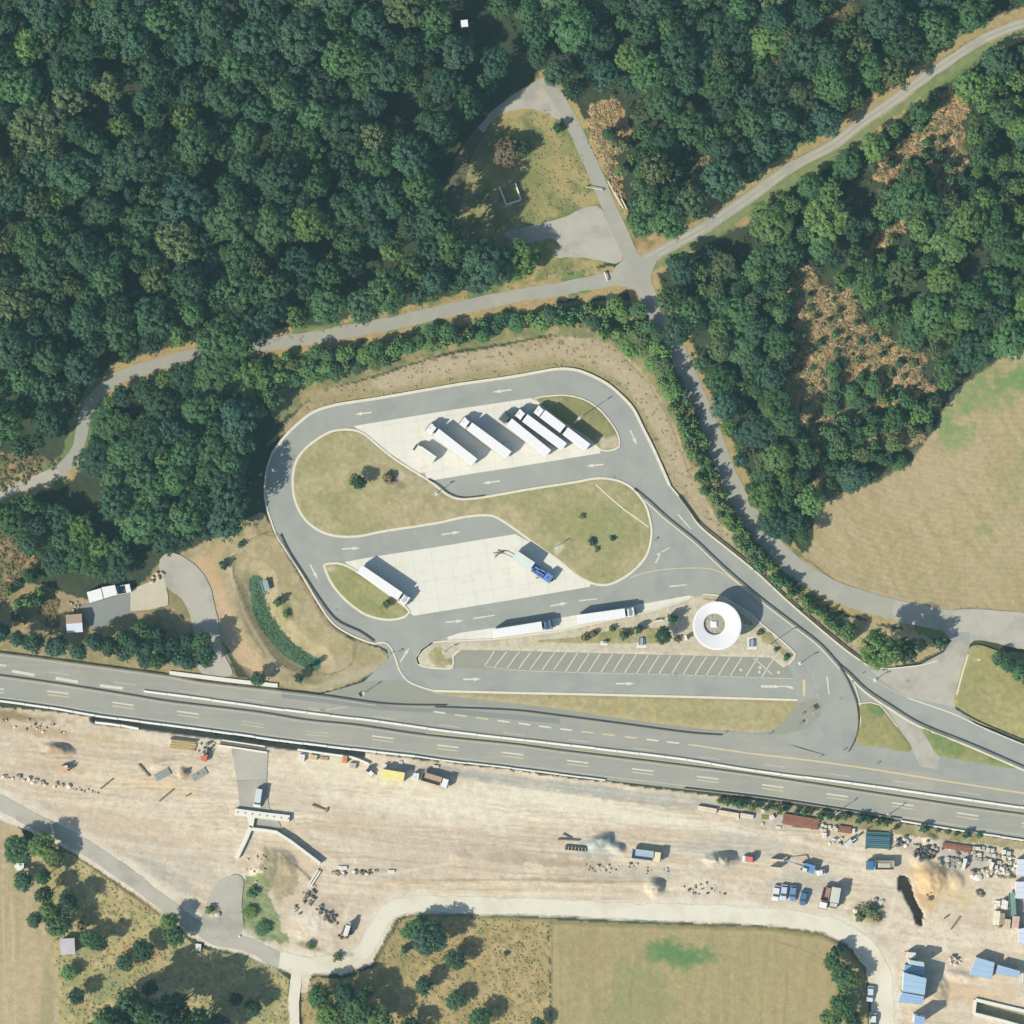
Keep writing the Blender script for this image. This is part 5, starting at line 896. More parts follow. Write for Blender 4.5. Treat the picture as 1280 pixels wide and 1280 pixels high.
def car(x, y, dx, dy, color, label, group=None, L=4.4, w=1.8, van=False, z=.04):
    t = thing('parked_car' if not van else 'van', x, y, label, 'car' if not van else 'van', group, ang(dx, dy), z); h = L/2
    prof = [(-h, .35), (h, .35), (h, .75), (h-.9, .95), (-h+.15, .98), (-h, .8)] if not van else [(-h, .4), (h, .4), (h, .95), (h-.75, 1.2), (-h, 1.2)]
    b = MB().side(prof, -w/2, w/2).obj('body', M['car'], t, bevel=.1, color=color)
    top = 1.48 if not van else 2.2; zb = .93 if not van else 1.18
    xa, xb, xc, xd = (-h+.25, h-1.15, h-1.95, -h+.75) if not van else (-h+.02, h-.75, h-1.35, -h+.08)
    g = MB().side([(xa, zb), (xb, zb), (xc, top-.06), (xd, top-.06)], -w*.44, w*.44).obj('window_glass', M['glass'], t)
    MB().box((xc+xd)/2, 0, top-.09, xc-xd+.05, w*.84, .1).obj('roof', M['car'], t, bevel=.04, color=color)
    for s in (-1, 1): MB().box(h-.1, s*w*.36, .62, .22, .3, .16).obj('headlight', M['offwhite'], t); 
    if van:
        for s in (-1, 1): MB().box((xa+xc)/2-.4, s*w*.437, zb, (xc-xa)-.9, .06, top-zb-.1).obj('side_panel', M['car'], t, color=color)
    for xx in (-h+.8, h-.85):
        for s in (-1, 1): wheel(t, xx, s*(w/2-.1), .32, .2)
    return t
cg = 'cars parked in a row in the building yard'
car(970, 1116, -3, 19, A(238, 240, 240), 'white car, leftmost of the four in the building yard', cg, 4.3); car(979.5, 1115, -2.5, 19, A(205, 220, 238), 'pale silver-blue car, second of the four in the yard', cg)
car(991, 1116, -2.5, 19, A(120, 150, 195), 'blue car, third of the four in the yard', cg); car(1004, 1122, -4, 18, A(85, 120, 165), 'dark blue car, rightmost of the four in the yard', cg, 4.2)
car(323, 997, -3, 20, A(225, 228, 232), 'long silver van parked above the T-shaped bridge beam', None, 5.2, 1.95, True); car(1087.5, 1242, -2, 20, A(220, 228, 236), 'silver car parked on the haul road by the tree clump'); car(1091, 1276, -1, 20, A(240, 240, 238), 'white car cut by the bottom edge on the haul road')
def dumper(x, y, dx, dy, cabc, bedc, label, L=7.5, w=2.5, load=None):
    t = thing('tipper_truck', x, y, label, 'truck', None, ang(dx, dy), .03); h = L/2
    cab(t, h, 'car', 1.9, w*.96, 2.6, color=cabc, defl=False); MB().box(-.2, 0, .7, L-1, .9, .3).obj('chassis', M['dark'], t)
    x0, x1 = -h, h-2.2; m = MB().box((x0+x1)/2, 0, 1.0, x1-x0, w, .12)
    for s in (-1, 1): m.box((x0+x1)/2, s*(w/2-.06), 1.12, x1-x0, .12, .95)
    m.box(x0+.06, 0, 1.12, .12, w-.26, .95).box(x1-.06, 0, 1.12, .12, w-.26, 1.15); b = m.obj('tipper_bed', M['matte'], t, color=bedc)
    if load: MB().box((x0+x1)/2, 0, 1.13, x1-x0-.5, w-.5, .5, 0, .6, .5).obj('load', M['matte'], b, color=load)
    for xx in (-h+1, -h+2.2, h-1.1):
        for s in (-1, 1): wheel(t, xx, s*(w/2-.25), .48)
    return t
dumper(544, 974.5, 22, 6.5, A(250, 250, 250), A(196, 168, 148), 'tipper truck with white cab and brown bed below the motorway', 7.8)
dumper(1030.5, 1122, -4.5, 18, A(250, 250, 248), A(176, 140, 124), 'small tipper with white cab and reddish bed right of the four cars', 6.0, 2.1)
dumper(1100, 1081, -20, 0, A(70, 125, 180), A(206, 200, 182), 'truck with blue cab and sand-coloured bed in the yard', 7.5, 2.5, A(206, 200, 182))
dumper(808, 1068.5, 24, 3, A(250, 238, 190), A(182, 196, 210), 'truck with cream cab and bluish bed beside the gravel heap', 8.2, 2.7)
t = thing('box_truck', 1043, 1120, 'pale grey box truck standing right beside the small tipper', 'truck', None, ang(-3, 17), .03); body(t, -2.6, 1.6, 2.4, 1.0, 3.3, 'matte', A(218, 216, 202)); cab(t, 3.2, 'car', 1.4, 2.1, 2.3, color=A(216, 214, 202), defl=False)
for xx in (-1.6, 2.3):
    for s in (-1, 1): wheel(t, xx, s*.95, .42)
def machine(x, y, a, col, label, sc=1., arm=4.0, cat='excavator', name='excavator', armcol=None):
    t = thing(name, x, y, label, cat, None, math.radians(a), .03, (sc, sc, sc))
    for s in (-1, 1): MB().box(0, s*.95, .1, 3.2, .5, .7, 0, .85, 1).obj('track', M['rubber'], t, bevel=.1)
    h = MB().box(-.5, 0, .95, 2.9, 2.3, 1.1, 0, .95, .95).obj('engine_housing', M['car'], t, bevel=.1, color=col); c = MB().box(.6, .65, .95, 1.4, 1.0, 1.75, 0, .85, .9).obj('operator_cab', M['car'], t, bevel=.06, color=armcol or A(235, 235, 230)); MB().box(.6, .65, 1.6, 1.42, 1.02, .7, 0, .93, .93).obj('cab_window', M['glass'], c)
    b = MB().tube((.8, -.2, 1.4), (arm*.55, -.2, 3.0), .22, .18, 6).obj('boom', M['car'], t, color=armcol or col); MB().tube((arm*.55, -.2, 3.0), (arm, -.2, 1.1), .17, .12, 6).obj('dipper_arm', M['car'], b, color=armcol or col)
    MB().side([(arm-.45, .3), (arm+.35, .5), (arm+.2, 1.2), (arm-.2, 1.1)], -.6, .2).obj('bucket', M['dark'], b); return t
machine(256, 945, 75, A(235, 120, 80), 'small orange excavator by the trench with its grey arm raised', .75, 4.8, armcol=A(190, 190, 185))
machine(1009, 1084, 163, A(110, 160, 205), 'blue excavator with a long arm reaching left in the yard', 1.05, 6.0)
machine(1062, 1053, 40, A(220, 220, 215), 'white-armed small excavator left of the teal pipes', .7, 5.0, armcol=A(235, 235, 232))
t = machine(82, 960, 10, A(238, 180, 150), 'pale orange mini dumper beside the long brown heap', .7, 3.0, 'dumper', 'mini_dumper')
t = thing('site_vehicle', 1026, 1090, 'small white site buggy below the blue excavator', 'vehicle', None, .2, .03); MB().box(0, 0, .3, 2.4, 1.7, .6).obj('chassis_body', M['white'], t, bevel=.1); MB().box(-.2, 0, .9, 1.5, 1.6, .9, 0, .85, .85).obj('cab', M['offwhite'], t, bevel=.08)
for xx in (-.8, .8):
    for s in (-1, 1): wheel(t, xx, s*.8, .35, .2)
t = thing('road_roller', 936, 1073.5, 'small red road roller alone on the yard', 'roller', None, ang(14, 1), .03); MB().tube((-1.2, -.75, .6), (-1.2, .75, .6), .6, n=18).obj('drum', M['offwhite'], t); MB().box(.4, 0, .5, 2.3, 1.6, 1.1, 0, .9, .9).obj('engine_housing', M['car'], t, bevel=.12, color=A(236, 110, 105)); MB().box(.1, 0, 2.1, 1.7, 1.5, .12).obj('canopy', M['car'], t, bevel=.04, color=A(240, 130, 125)); MB().tube((-.5, .6, 1.5), (-.5, .6, 2.1), .05).tube((.8, -.6, 1.5), (.8, -.6, 2.1), .05).tube((-.5, -.6, 1.5), (-.5, -.6, 2.1), .05).tube((.8, .6, 1.5), (.8, .6, 2.1), .05).obj('canopy_posts', M['dark'], t)
for s in (-1, 1): wheel(t, 1.0, s*.7, .5)
# ------------------------------------------------------------------ containers, huts, buildings
def container(pts, h, col, label, m='blueroof', name='site_container', cat='container', group=None, z=0, floors=1, ribs=True, wall=None):
    cx = sum(p[0] for p in pts)/4; cy = sum(p[1] for p in pts)/4; t = thing(name, cx, cy, label, cat, group, 0, z)
    P = [((p[0]-cx)*S, -(p[1]-cy)*S) for p in pts]; Q = [(a*.985, b*.985) for a, b in P]
    w = MB().prism(Q, 0, h-.12).obj('walls', M['matte'], t, color=wall or (.5, .52, .52)); r = MB().prism(P, h-.12, h).obj('roof', M[m], t, color=col)
    if ribs:
        rb = MB(); (ax, ay), (bx, by), (ex, ey), (fx, fy) = P
        for k in (0, 1, 2, 3):
            tt = .02+k*.32; p = (ax+(fx-ax)*tt, ay+(fy-ay)*tt); q = (bx+(ex-bx)*tt, by+(ey-by)*tt); l = math.hypot(q[0]-p[0], q[1]-p[1]); rb.box((p[0]+q[0])/2, (p[1]+q[1])/2, h-.004, l*.97, .09, .05, math.atan2(q[1]-p[1], q[0]-p[0]))
        rb.obj('roof_ribs', M[m], r, color=tuple(c*.9 for c in col))
    for f in range(floors):
        for i in (0, 2):
            (ax, ay), (bx, by) = Q[i], Q[(i+1) % 4]; l = math.hypot(bx-ax, by-ay); a = math.atan2(by-ay, bx-ax)
            for k in range(max(1, int(l/2.6))):
                tt = (k+.5)/max(1, int(l/2.6)); MB().box(ax+(bx-ax)*tt, ay+(by-ay)*tt, f*2.7+.95, 1.0, .08, 1.0, a).obj('window', M['glass'], w)
    return t
BL = A(176, 206, 232); BL2 = A(168, 196, 232); BLD = A(140, 180, 220)
gb = 'blue site containers'
container([(1128,1213),(1156,1220.5),(1153.5,1241.5),(1126.5,1237)], 5.6, BL, 'large light blue two-storey site container at the left of the office group', group=gb, floors=2); container([(1125.5,1238),(1153,1243),(1150.5,1253),(1121,1250)], 5.5, BL2, 'light blue site container directly below the largest one', group=gb, floors=2)
container([(1130,1205),(1155,1208),(1155,1219.5),(1129,1212)], 2.7, BLD, 'darker blue container above the largest one, half in shade', group=gb); container([(1135,1198),(1153,1201),(1153,1206),(1134,1203)], 5.4, A(205, 225, 228), 'narrow pale turquoise container above the darker blue one', group=gb, floors=2); container([(1133,1189),(1144,1190),(1143,1197),(1132,1196)], 2.6, A(244, 236, 222), 'small cream container at the top of the office group', group=gb)
container([(1219,1195),(1242,1202),(1238.5,1222),(1211,1217.5)], 2.9, BL, 'light blue container left of two near the concrete basin', group=gb); container([(1246.5,1205),(1274,1213),(1271.5,1220.5),(1243.5,1216)], 2.9, BL, 'light blue container right of two near the concrete basin', group=gb); container([(1278,1216),(1300,1222),(1298,1232),(1277,1228)], 2.9, BL2, 'blue container cut by the right edge near the basin', group=gb)
container([(1141,1266),(1154,1269),(1153,1278),(1140,1277)], 6.5, BL2, 'tall narrow blue container at the bottom edge', group=gb, floors=2)
container([(1271,1073),(1282,1073),(1282,1095),(1270,1094)], 2.7, A(225, 230, 240), 'upper pale container at the right edge', group=gb); container([(1269,1101),(1280,1101),(1280,1123),(1268,1122)], 2.7, A(228, 232, 242), 'lower pale container at the right edge', group=gb); container([(1272,1160),(1284,1158),(1284,1182),(1272,1178)], 2.6, A(225, 228, 245), 'pale lilac container at the right edge below the trucks', group=gb)
gs = 'white containers beside the forest'
for p, l in (([(109.5,740),(127,735),(130,748.5),(113,753.5)], 'left one of the white containers under the trees'), ([(127.8,734),(144.5,731),(147.8,743),(131,748)], 'middle one of the white containers under the trees')): container(p, 2.6, (.75, .75, .75), l, 'white', 'white_container', group=gs, wall=(.6, .6, .58))
t = thing('open_skip', 155.5, 736.5, 'open white bin with a teal inside, right of the white containers', 'skip', None, ang(16, -3.5), .03); m_ = MB().box(0, 0, 0, 3.6, 2.3, .1)
for s in (-1, 1): m_.box(0, s*1.12, .1, 3.6, .12, 1.3); m_.box(s*1.74, 0, .1, .12, 2.1, 1.3)
m_.box(1.1, 0, 1.4, 1.3, 2.3, .06); m_.obj('bin_shell', M['white'], t); MB().box(-.6, 0, .12, 2.0, 2.0, .2).obj('bin_floor', M['matte'], t, color=A(110, 150, 145))
t = thing('hut', 94, 779, 'small hut with half brown, half bluish white roof by the hedge', 'hut', None, ang(20, -1.5), 0); w_ = MB().box(0, 0, 0, 4.0, 4.6, 2.7).obj('wall', M['offwhite'], t)
MB().side([(-.02, 3.35), (-.02, 3.2), (2.5, 2.6), (2.5, 2.75)], -2.25, 2.25); r1 = MB(); b0 = len(r1.v)
r1.v += [(-2.2, 0, 3.3), (2.2, 0, 3.3), (2.2, 2.5, 2.7), (-2.2, 2.5, 2.7), (-2.2, 0, 3.2), (2.2, 0, 3.2), (2.2, 2.5, 2.6), (-2.2, 2.5, 2.6)]; r1.f += [(0, 1, 2, 3), (7, 6, 5, 4), (0, 4, 5, 1), (1, 5, 6, 2), (2, 6, 7, 3), (3, 7, 4, 0)]; r1.obj('roof_slope', M['matte'], t, color=A(196, 172, 150), label='brown roof half')
r2 = MB(); r2.v += [(a, -b, c) for a, b, c in r1.v]; r2.f += [f[::-1] for f in r1.f]; r2.obj('roof_slope', M['matte'], t, color=A(222, 228, 240), label='bluish white roof half'); MB().box(2.0, .6, 0, .06, .9, 2.0).obj('door', M['dark'], w_)
t = thing('shed', 85.5, 1182, 'garden shed with flat lilac-grey roof among the trees', 'shed', None, ang(18, -1), 0); MB().box(0, 0, 0, 3.5, 3.9, 2.3).obj('wall', M['timber'], t); MB().box(0, 0, 2.3, 4.0, 4.4, .12).obj('roof', M['matte'], t, color=A(208, 200, 206)); MB().box(1.77, 0, 0, .05, .9, 1.9).obj('door', M['dark'], t)
t = thing('white_hut', 581, 34, 'tiny square white roof alone in the forest gap', 'hut', None, .1, 0); MB().box(0, 0, 8.2, 1.5, 1.5, 1.8).obj('cabin', M['offwhite'], t); MB().box(0, 0, 10, 1.9, 1.9, .15).obj('roof', M['white'], t)
for sx in (-1, 1):
    for sy in (-1, 1): MB().tube((sx*1.1, sy*1.1, -.2), (sx*.65, sy*.65, 8.3), .09).obj('leg', M['timber'], t)
t = thing('white_box', 26, 1083, 'small white box hut standing in the field at far left', 'hut', None, 0, 0); MB().box(0, 0, 0, 1.7, 1.7, 1.7).obj('wall', M['offwhite'], t); MB().box(0, 0, 1.7, 2.0, 2.0, .1).obj('roof', M['white'], t); MB().box(-1.3, 0, 0, .8, .9, .15).obj('step', M['conc2'], t)
# round building
t = thing('round_building', 895, 781.5, 'round service building with white funnel-shaped ring roof and grey skylight', 'building', None, 0, .16)
def lathe(mb, prof, n=64, ox=0, oy=0):
    b = len(mb.v); k = len(prof)
    for i in range(n):
        a = 2*math.pi*i/n
        for r, z, sh in prof: mb.v.append((r*math.cos(a)+ox*sh, r*math.sin(a)+oy*sh, z))
    for i in range(n):
        j = (i+1) % n
        for q in range(k-1): mb.f.append((b+i*k+q, b+j*k+q, b+j*k+q+1, b+i*k+q+1))
    return mb
lathe(MB(), [(4.6, 0, 0), (4.6, 5.3, 0)], 48).obj('wall', M['pave'], t, smooth=True)
rf = lathe(MB(), [(2.95, 5.2, 1), (2.95, 5.85, 1), (3.3, 5.95, .9), (6.2, 6.38, .1), (6.65, 6.35, 0), (6.65, 6.15, 0), (6.2, 6.0, 0), (4.4, 5.4, 0)], 72, -.65, .45).obj('ring_roof', M['white'], t, smooth=False)
pl = MB()
for k in range(36):
    a = 2*math.pi*k/36; pl.tube((3.5*math.cos(a)-.6, 3.5*math.sin(a)+.4, 5.98), (6.15*math.cos(a), 6.15*math.sin(a), 6.38), .022, n=4, cap=False)
pl.obj('roof_seams', M['offwhite'], rf)
dk = lathe(MB(), [(.01, 5.55, 0), (.9, 5.5, 0), (2.2, 5.35, 0), (2.95, 5.2, 0)], 48, 0, 0).obj('skylight_dome', M['matte'], t, color=A(188, 180, 160)); dk.location = (-.65, .45, 0)
MB().box(-.75, .5, 5.4, 2.0, 2.0, .55, 0, .6, .6).obj('roof_lantern', M['white'], t)
for k in range(10): MB().box(-.65+2.0*math.cos(k*.628), .45+2.0*math.sin(k*.628), 5.42, 1.5, .08, .06, k*.628).obj('skylight_bar', M['steel'], t)
for k in range(8): MB().tube((5.9*math.cos(k*.785+.2), 5.9*math.sin(k*.785+.2), 0), (5.9*math.cos(k*.785+.2), 5.9*math.sin(k*.785+.2), 6.1), .1).obj('column', M['offwhite'], t)
for a in (-1.9, -1.3): MB().box(4.62*math.cos(a), 4.62*math.sin(a), 0, .08, 1.0, 2.1, a).obj('door', M['dark'], t)
def picnic(x, y, label, a=0):
    t = thing('picnic_table', x, y, label, 'table', 'picnic tables beside the car park', a, .2); MB().box(0, 0, 0, 3.4, 2.6, .08).obj('base_slab', M['conc2'], t); MB().box(0, 0, .72, 2.1, .8, .07).obj('table_top', M['matte'], t, color=A(170, 182, 192))
    for s in (-1, 1): MB().box(0, s*.72, .42, 2.1, .3, .06).obj('bench', M['matte'], t, color=A(150, 160, 176)); MB().box(s*.7, 0, .08, .12, 1.5, .62).obj('leg', M['dark'], t)
picnic(802, 802, 'picnic table on pale slab left of the round dark tree', 1.57); picnic(940, 804, 'picnic table on pale slab right of the round building', 1.57)
t = thing('litter_bin', 755, 804, 'grey box bin at the edge of the planted bed', 'bin', None, 0, .2); MB().box(0, 0, 0, 1.9, 1.1, .1).obj('base_slab', M['conc2'], t); MB().box(.2, .3, .1, 1.1, .7, 1.1, 0, .9, .9).obj('bin_body', M['matte'], t, color=A(150, 165, 160))
t = thing('info_pillar', 858, 797, 'narrow pale information board between brown bush and round building', 'board', None, .2, .2); MB().box(0, 0, 0, .8, 1.4, .25).obj('base', M['conc2'], t); MB().box(0, 0, .25, .15, 1.2, 1.6).obj('panel', M['offwhite'], t)
t = thing('bench', 823, 776, 'long pale bench above the round dark tree', 'bench', None, .15, .2); MB().box(0, 0, .42, 2.6, .45, .08).obj('seat', M['conc2'], t); MB().box(0, .3, .55, 2.6, .08, .45).obj('backrest', M['dark'], t)
for s in (-1, 1): MB().box(s*1, 0, 0, .12, .4, .42).obj('leg', M['dark'], t)
def lamp(x, y, label, h=8., z=.2, a=0, name='street_lamp', cat='lamp'):
    t = thing(name, x, y, label, cat, 'street lamps of the rest area', a, z); MB().tube((0, 0, 0), (0, 0, h), .12, .07).obj('pole', M['steel'], t); MB().box(.55, 0, h-.05, 1.3, .3, .14).obj('lamp_head', M['steel'], t, bevel=.03); MB().box(0, 0, -.05, .9, .9, .12).obj('base_slab', M['conc2'], t)
for x, y, l, h, a in ((963,805,'street lamp right of the picnic tables, its shadow on the loop road',6.5,.2),(724,523,'street lamp on the small island beside the last lorry',8,.6),(1000,829,'short lamp at the tip of the service island',4,.3),(454,867,'sign lamp in the taper left of the entry',4,.6),(555,815,'lamp on the pale square at the left tip of the service island',3,.3),(695,684,'lamp on the pale square beside the blue lorry',3,.5),(545,617,'lamp at the notch of the big grass island',5,3.4),(1094,850,'lamp beside the link road at the junction',3,.3),(1045,1016,'lamp left on the lower motorway edge',5,.7),(1110,1019,'lamp right on the lower motorway edge',4,.7)): lamp(x, y, l, h, a=a)
def sign(x, y, label, w=.9, h=2.4, a=.6, cat='sign', two=True):
    t = thing('road_sign', x, y, label, cat, None, a, .06); MB().tube((0, -w*.35, 0), (0, -w*.35, h), .05).obj('post', M['steel'], t); MB().box(.06, 0, h-w*.8, .04, w, w*.8).obj('sign_panel', M['steel'], t)
    if two: MB().tube((0, w*.35, 0), (0, w*.35, h), .05).obj('post', M['steel'], t)
for a in ((1013,888,'white and dark road sign in the exit curve right of the strip',1.4,2.2),(1002,893,'low dark post sign just left of the exit curve sign',.5,1.2),(999,905,'small sign below the two exit curve signs',.7,1.6),(961,918,'marker post at the right end of the long grass strip',.4,1.4),(449,869,'small board at the foot of the taper sign lamp',1.2,1.0),(498,815,'small sign at the kerb bend of the entry',.5,1.4),(488,817,'dark post left of the entry kerb bend',.3,1.0),(1054,938,'red-white post at the end of the curved guard rail',.3,1.2),(1025,946,'marker post on the yellow edge line',.4,1.1),(1096,955,'marker post near the yellow line under the grass triangle',.4,1.1),(817,676,'small sign on the right edge of the grass island',.5,1.5),(965,726,'square sign frame on the bank beside the link road',.9,1.6),(906,916,'marker post at the end of the lower strip rail',.4,1.0),(1078,842,'low post at the split of the guard rails',.3,.8)): sign(*a)
for k, (x, y, l) in enumerate(((421,762,'round manhole cover on the loop road bend'),(845,843,'manhole cover on the car park lane'),(768,596,'manhole cover above the right end of the grass island'),(1052,873,'manhole cover in the exit curve'),(1022,912-18,'dark stain cover near the exit signs'),(1159-24,851,'manhole cover on the link road junction'))):
    wx, wy = W(x, y); t = thing('manhole_cover', x, y, l, 'manhole cover', None, 0, .07); MB().tube((0, 0, -.02), (0, 0, .006), .42, n=16).obj('lid', M['patch'], t)
# ------------------------------------------------------------------ clearing things
t = thing('low_enclosure', 638, 243, 'open U-shaped enclosure of low pale walls in the upper clearing', 'enclosure', None, 0, -.1)
for a, b in (((624,233),(633,256)),((633,256),(651,250)),((651,250),(644,229))):
    (ax, ay), (bx, by) = [((p[0]-638)*S, -(p[1]-243)*S) for p in (a, b)]; l = math.hypot(bx-ax, by-ay); MB().box((ax+bx)/2, (ay+by)/2, 0, l, .42, 1.1, math.atan2(by-ay, bx-ax)).obj('wall', M['barrier'], t)
t = thing('barrier_gate', 743, 236, 'white barrier pole across the forest road', 'gate', None, ang(20, 4), .06); MB().box(0, 0, .85, 4.6, .14, .14).obj('pole', M['white'], t); MB().box(-2.2, 0, 0, .3, .3, 1).obj('post', M['offwhite'], t); MB().box(2.2, 0, 0, .3, .3, .85).obj('post', M['offwhite'], t)
t = thing('barrier_gate', 757, 346, 'short white barrier at the forest road mouth by the crossroads', 'gate', None, ang(4, 12), .06); MB().box(0, 0, .75, 2.6, .3, .25).obj('pole', M['white'], t); MB().box(-1.1, 0, 0, .3, .3, .8).obj('post', M['offwhite'], t); MB().box(1.1, 0, 0, .3, .3, .8).obj('post', M['offwhite'], t)
for k, (x, y, l, a, lb) in enumerate(((768,241,7.5,-62,'longest pale log of three beside the forest road'),(774,250,5,-62,'middle pale log of three beside the forest road'),(781,256,4,-62,'shortest pale log of three beside the forest road'))):
    t = thing('timber_log', x, y, lb, 'log', 'pale logs beside the forest road', math.radians(a), .25); MB().tube((-l/2, 0, 0), (l/2, 0, 0), .26, .22, 10).obj('log_trunk', M['matte'], t, color=A(224, 208, 176))
# pond structure and fence
t = thing('inlet_grate', 332, 732, 'grey metal inlet grate at the upper end of the pond', 'grate', None, math.radians(15), .0); MB().box(0, 0, 0, 1.8, 2.8, .9).obj('frame_block', M['matte'], t, color=A(165, 185, 180))
for k in range(5): MB().box(0, -1.0+k*.5, .9, 1.5, .12, .1).obj('bar', M['steel'], t)
MB().box(-.95, 0, .9, .12, 3.4, .3).obj('rim', M['matte'], t, color=A(180, 200, 195))
def fence(pts, label, h=1.2, step=2.5):
    root = bpy.data.objects.new('wire_fence', None); COL.objects.link(root); tag(root, label, 'fence', 'wire fences round the pond grounds'); L = spline(pts, False, 4); mb = MB(); acc = 0
    for a, b in zip(L[:-1], L[1:]):
        acc += math.hypot(b[0]-a[0], b[1]-a[1])*S
        if acc > step: acc = 0; wx, wy = W(*a); mb.tube((wx, wy, -.4), (wx, wy, h), .05, n=5)
    mb.obj('posts', M['timber'], root, 'stuff'); 
    for z in (.35, .75, 1.12): strip('wire', L, .03, z-.02, z+.02, M['steel'], root)
fence([(320,650),(318,662),(320,671),(302,681),(291,696),(288,715),(295,737),(306,767),(322,797),(338,822),(356,838),(384,846),(410,845),(436,832),(440,803)], 'fence round the left side of the pond and its lower end'); fence([(320,671),(334,667),(343,670),(353,689),(366,712),(390,757),(409,783),(425,795),(441,803)], 'fence between the pond grounds and the loop road')
t = thing('edge_wall', 280, 848, 'pale concrete edge above the motorway at the access road', 'wall'); 
t.location = (0, 0, 0); strip('wall_coping', spline([(212,841),(252,846),(300,852),(347,857)], False), 1.1, 0, .35, M['conc2'], t)
# ------------------------------------------------------------------ building site
t = thing('bridge_abutment', 330, 1040, 'white concrete T-shaped bridge beam with splayed retaining walls', 'bridge'); t.location = (0, 0, 0)
hb = strip('cross_beam', [(294,1014.5),(328,1019),(362,1023)], 1.85, 0, 1.1, M['conc2'], t)
for k in range(8): wx, wy = W(297.5+k*9, 1015+k*1.15); MB().tube((wx, wy, 1.05), (wx, wy, 1.35), .16, n=8).obj('anchor_bolt', M['dirtyrail'], hb)
MB().prism([W(*p) for p in ((308,1018),(319,1020),(316.5,1034),(312.5,1034))], 0, 1.0).obj('neck', M['conc2'], t)
strip('wing_wall', [(314,1032),(308,1047),(296,1072)], 1.15, -.4, 1.0, M['conc2'], t); strip('wing_wall', [(315,1036),(332,1038),(347,1040.5)], .95, -.4, 1.0, M['conc2'], t); strip('wing_wall', [(346,1040),(362,1050),(382,1065),(400.5,1079)], .75, -.4, 1.5, M['conc2'], t); 
t = thing('concrete_beam', 393, 1097.5, 'pale concrete beam pair lying at the lower end of the wing wall', 'beam', None, ang(-12, 19), .1); MB().box(0, -.35, 0, 5, .45, .4).box(0, .35, 0, 5, .45, .4).obj('beam', M['conc2'], t)
t = thing('concrete_basin', 1280, 1268, 'long open concrete basin with white rim at the lower right corner', 'basin'); t.location = (0, 0, 0)
bs = BASIN; strip('basin_wall', bs[:3], .9, -2.2, .5, M['conc2'], t); strip('basin_wall', [bs[2], bs[3]], .9, -2.2, .48, M['conc2'], t); strip('basin_wall', [bs[3], bs[4], bs[5]], .9, -2.2, .46, M['conc2'], t); strip('basin_wall', [bs[5], bs[0]], .9, -2.2, .52, M['conc2'], t)
t = thing('yellow_container', 491.5, 969, 'pale yellow site container beside the tipper truck', 'container', None, ang(27, 4.6), 0); MB().box(0, 0, 0, 6.1, 2.6, 2.6).obj('walls', M['matte'], t, color=A(225, 212, 140)); MB().box(0, 0, 2.6, 6.2, 2.7, .1).obj('roof', M['matte'], t, color=A(250, 238, 160)); MB().box(3.06, 0, .1, .04, 1.1, 2.2).obj('door', M['offwhite'], t)
def blob(x, y, sx, sy, h, a, col, name, label, cat, group=None, m='stone', n=1):
    t = thing(name, x, y, label, cat, group, math.radians(a), ground_z(x, y)); rg = random.Random(int(x*7+y)); mb = MB()
    N = 9; ring = [(math.cos(2*math.pi*i/N)*sx/2*rg.uniform(.8, 1.1), math.sin(2*math.pi*i/N)*sy/2*rg.uniform(.8, 1.1)) for i in range(N)]
    mb.v = [(p[0], p[1], -.1) for p in ring]+[(p[0]*.85, p[1]*.85, h*rg.uniform(.5, .8)) for p in ring]+[(p[0]*.4, p[1]*.4, h*rg.uniform(.85, 1.05)) for p in ring]
    for k in (0, 1):
        for i in range(N): j = (i+1) % N; mb.f.append((k*N+i, k*N+j, k*N+N+j, k*N+N+i))
    mb.f.append(tuple(range(2*N, 3*N))); mb.obj(name+'_mass', M[m], t, color=col); return t
def box(x, y, sx, sy, h, a, col, name, label, cat, group=None, m='matte', extra=True):
    t = thing(name, x, y, label, cat, group, math.radians(a), max(ground_z(x, y), -.3)); b = MB().box(0, 0, 0, sx, sy, h).obj('body', M[m], t, bevel=.03, color=col)
    if extra: MB().box(0, 0, h, sx*.96, .06, .03).box(0, 0, h-.001, .06, sy*.96, .034).obj('straps', M['matte'], b, color=tuple(c*.7 for c in col))
    return t
WH = A(246, 242, 232); CR = A(236, 222, 198); RU = A(168, 122, 96)
gl = 'cream precast beams below the motorway shrubs'
for x, y, l, lb in ((884,1011.5,5.2,'cream precast beam, left of three below the shrubs'),(911,1017,5.6,'cream precast beam, middle of three below the shrubs'),(933.5,1020,3.6,'cream precast beam, right and shortest of three')): t = box(x, y, l, 1.15, .9, -10, A(244, 226, 198), 'precast_beam', lb, 'beam', gl); MB().box(0, .62, 0, l, .1, .95).obj('brown_edge', M['rusty'], t)  # brown strip along one long side of each beam
for x, y, l, w_, lb, n in ((1001,1027,10.3,3.0,'wide stack of rust-brown sheet piles below the shrubs',9),(1056,1037,3.6,1.9,'small stack of rust-brown steel left of the teal pipes',4),(1196,1059,8.2,1.7,'long rust-red steel stack right of the teal pipes',4)):
    t = thing('sheet_pile_stack', x, y, lb, 'steel stack', 'rusty steel stacks', math.radians(-9), 0)
    for k in range(n): MB().box(random.uniform(-.2, .2), -w_/2+(k+.5)*w_/n, 0, l*random.uniform(.93, 1), w_/n*.86, .7+random.uniform(-.08, .15), random.uniform(-.01, .01)).obj('sheet_pile', M['rusty'], t)
t = thing('pipe_stack', 1097.5, 1050, 'stack of long dark teal pipes in the yard', 'pipes', None, math.radians(-3), 0); TL = A(92, 132, 140)
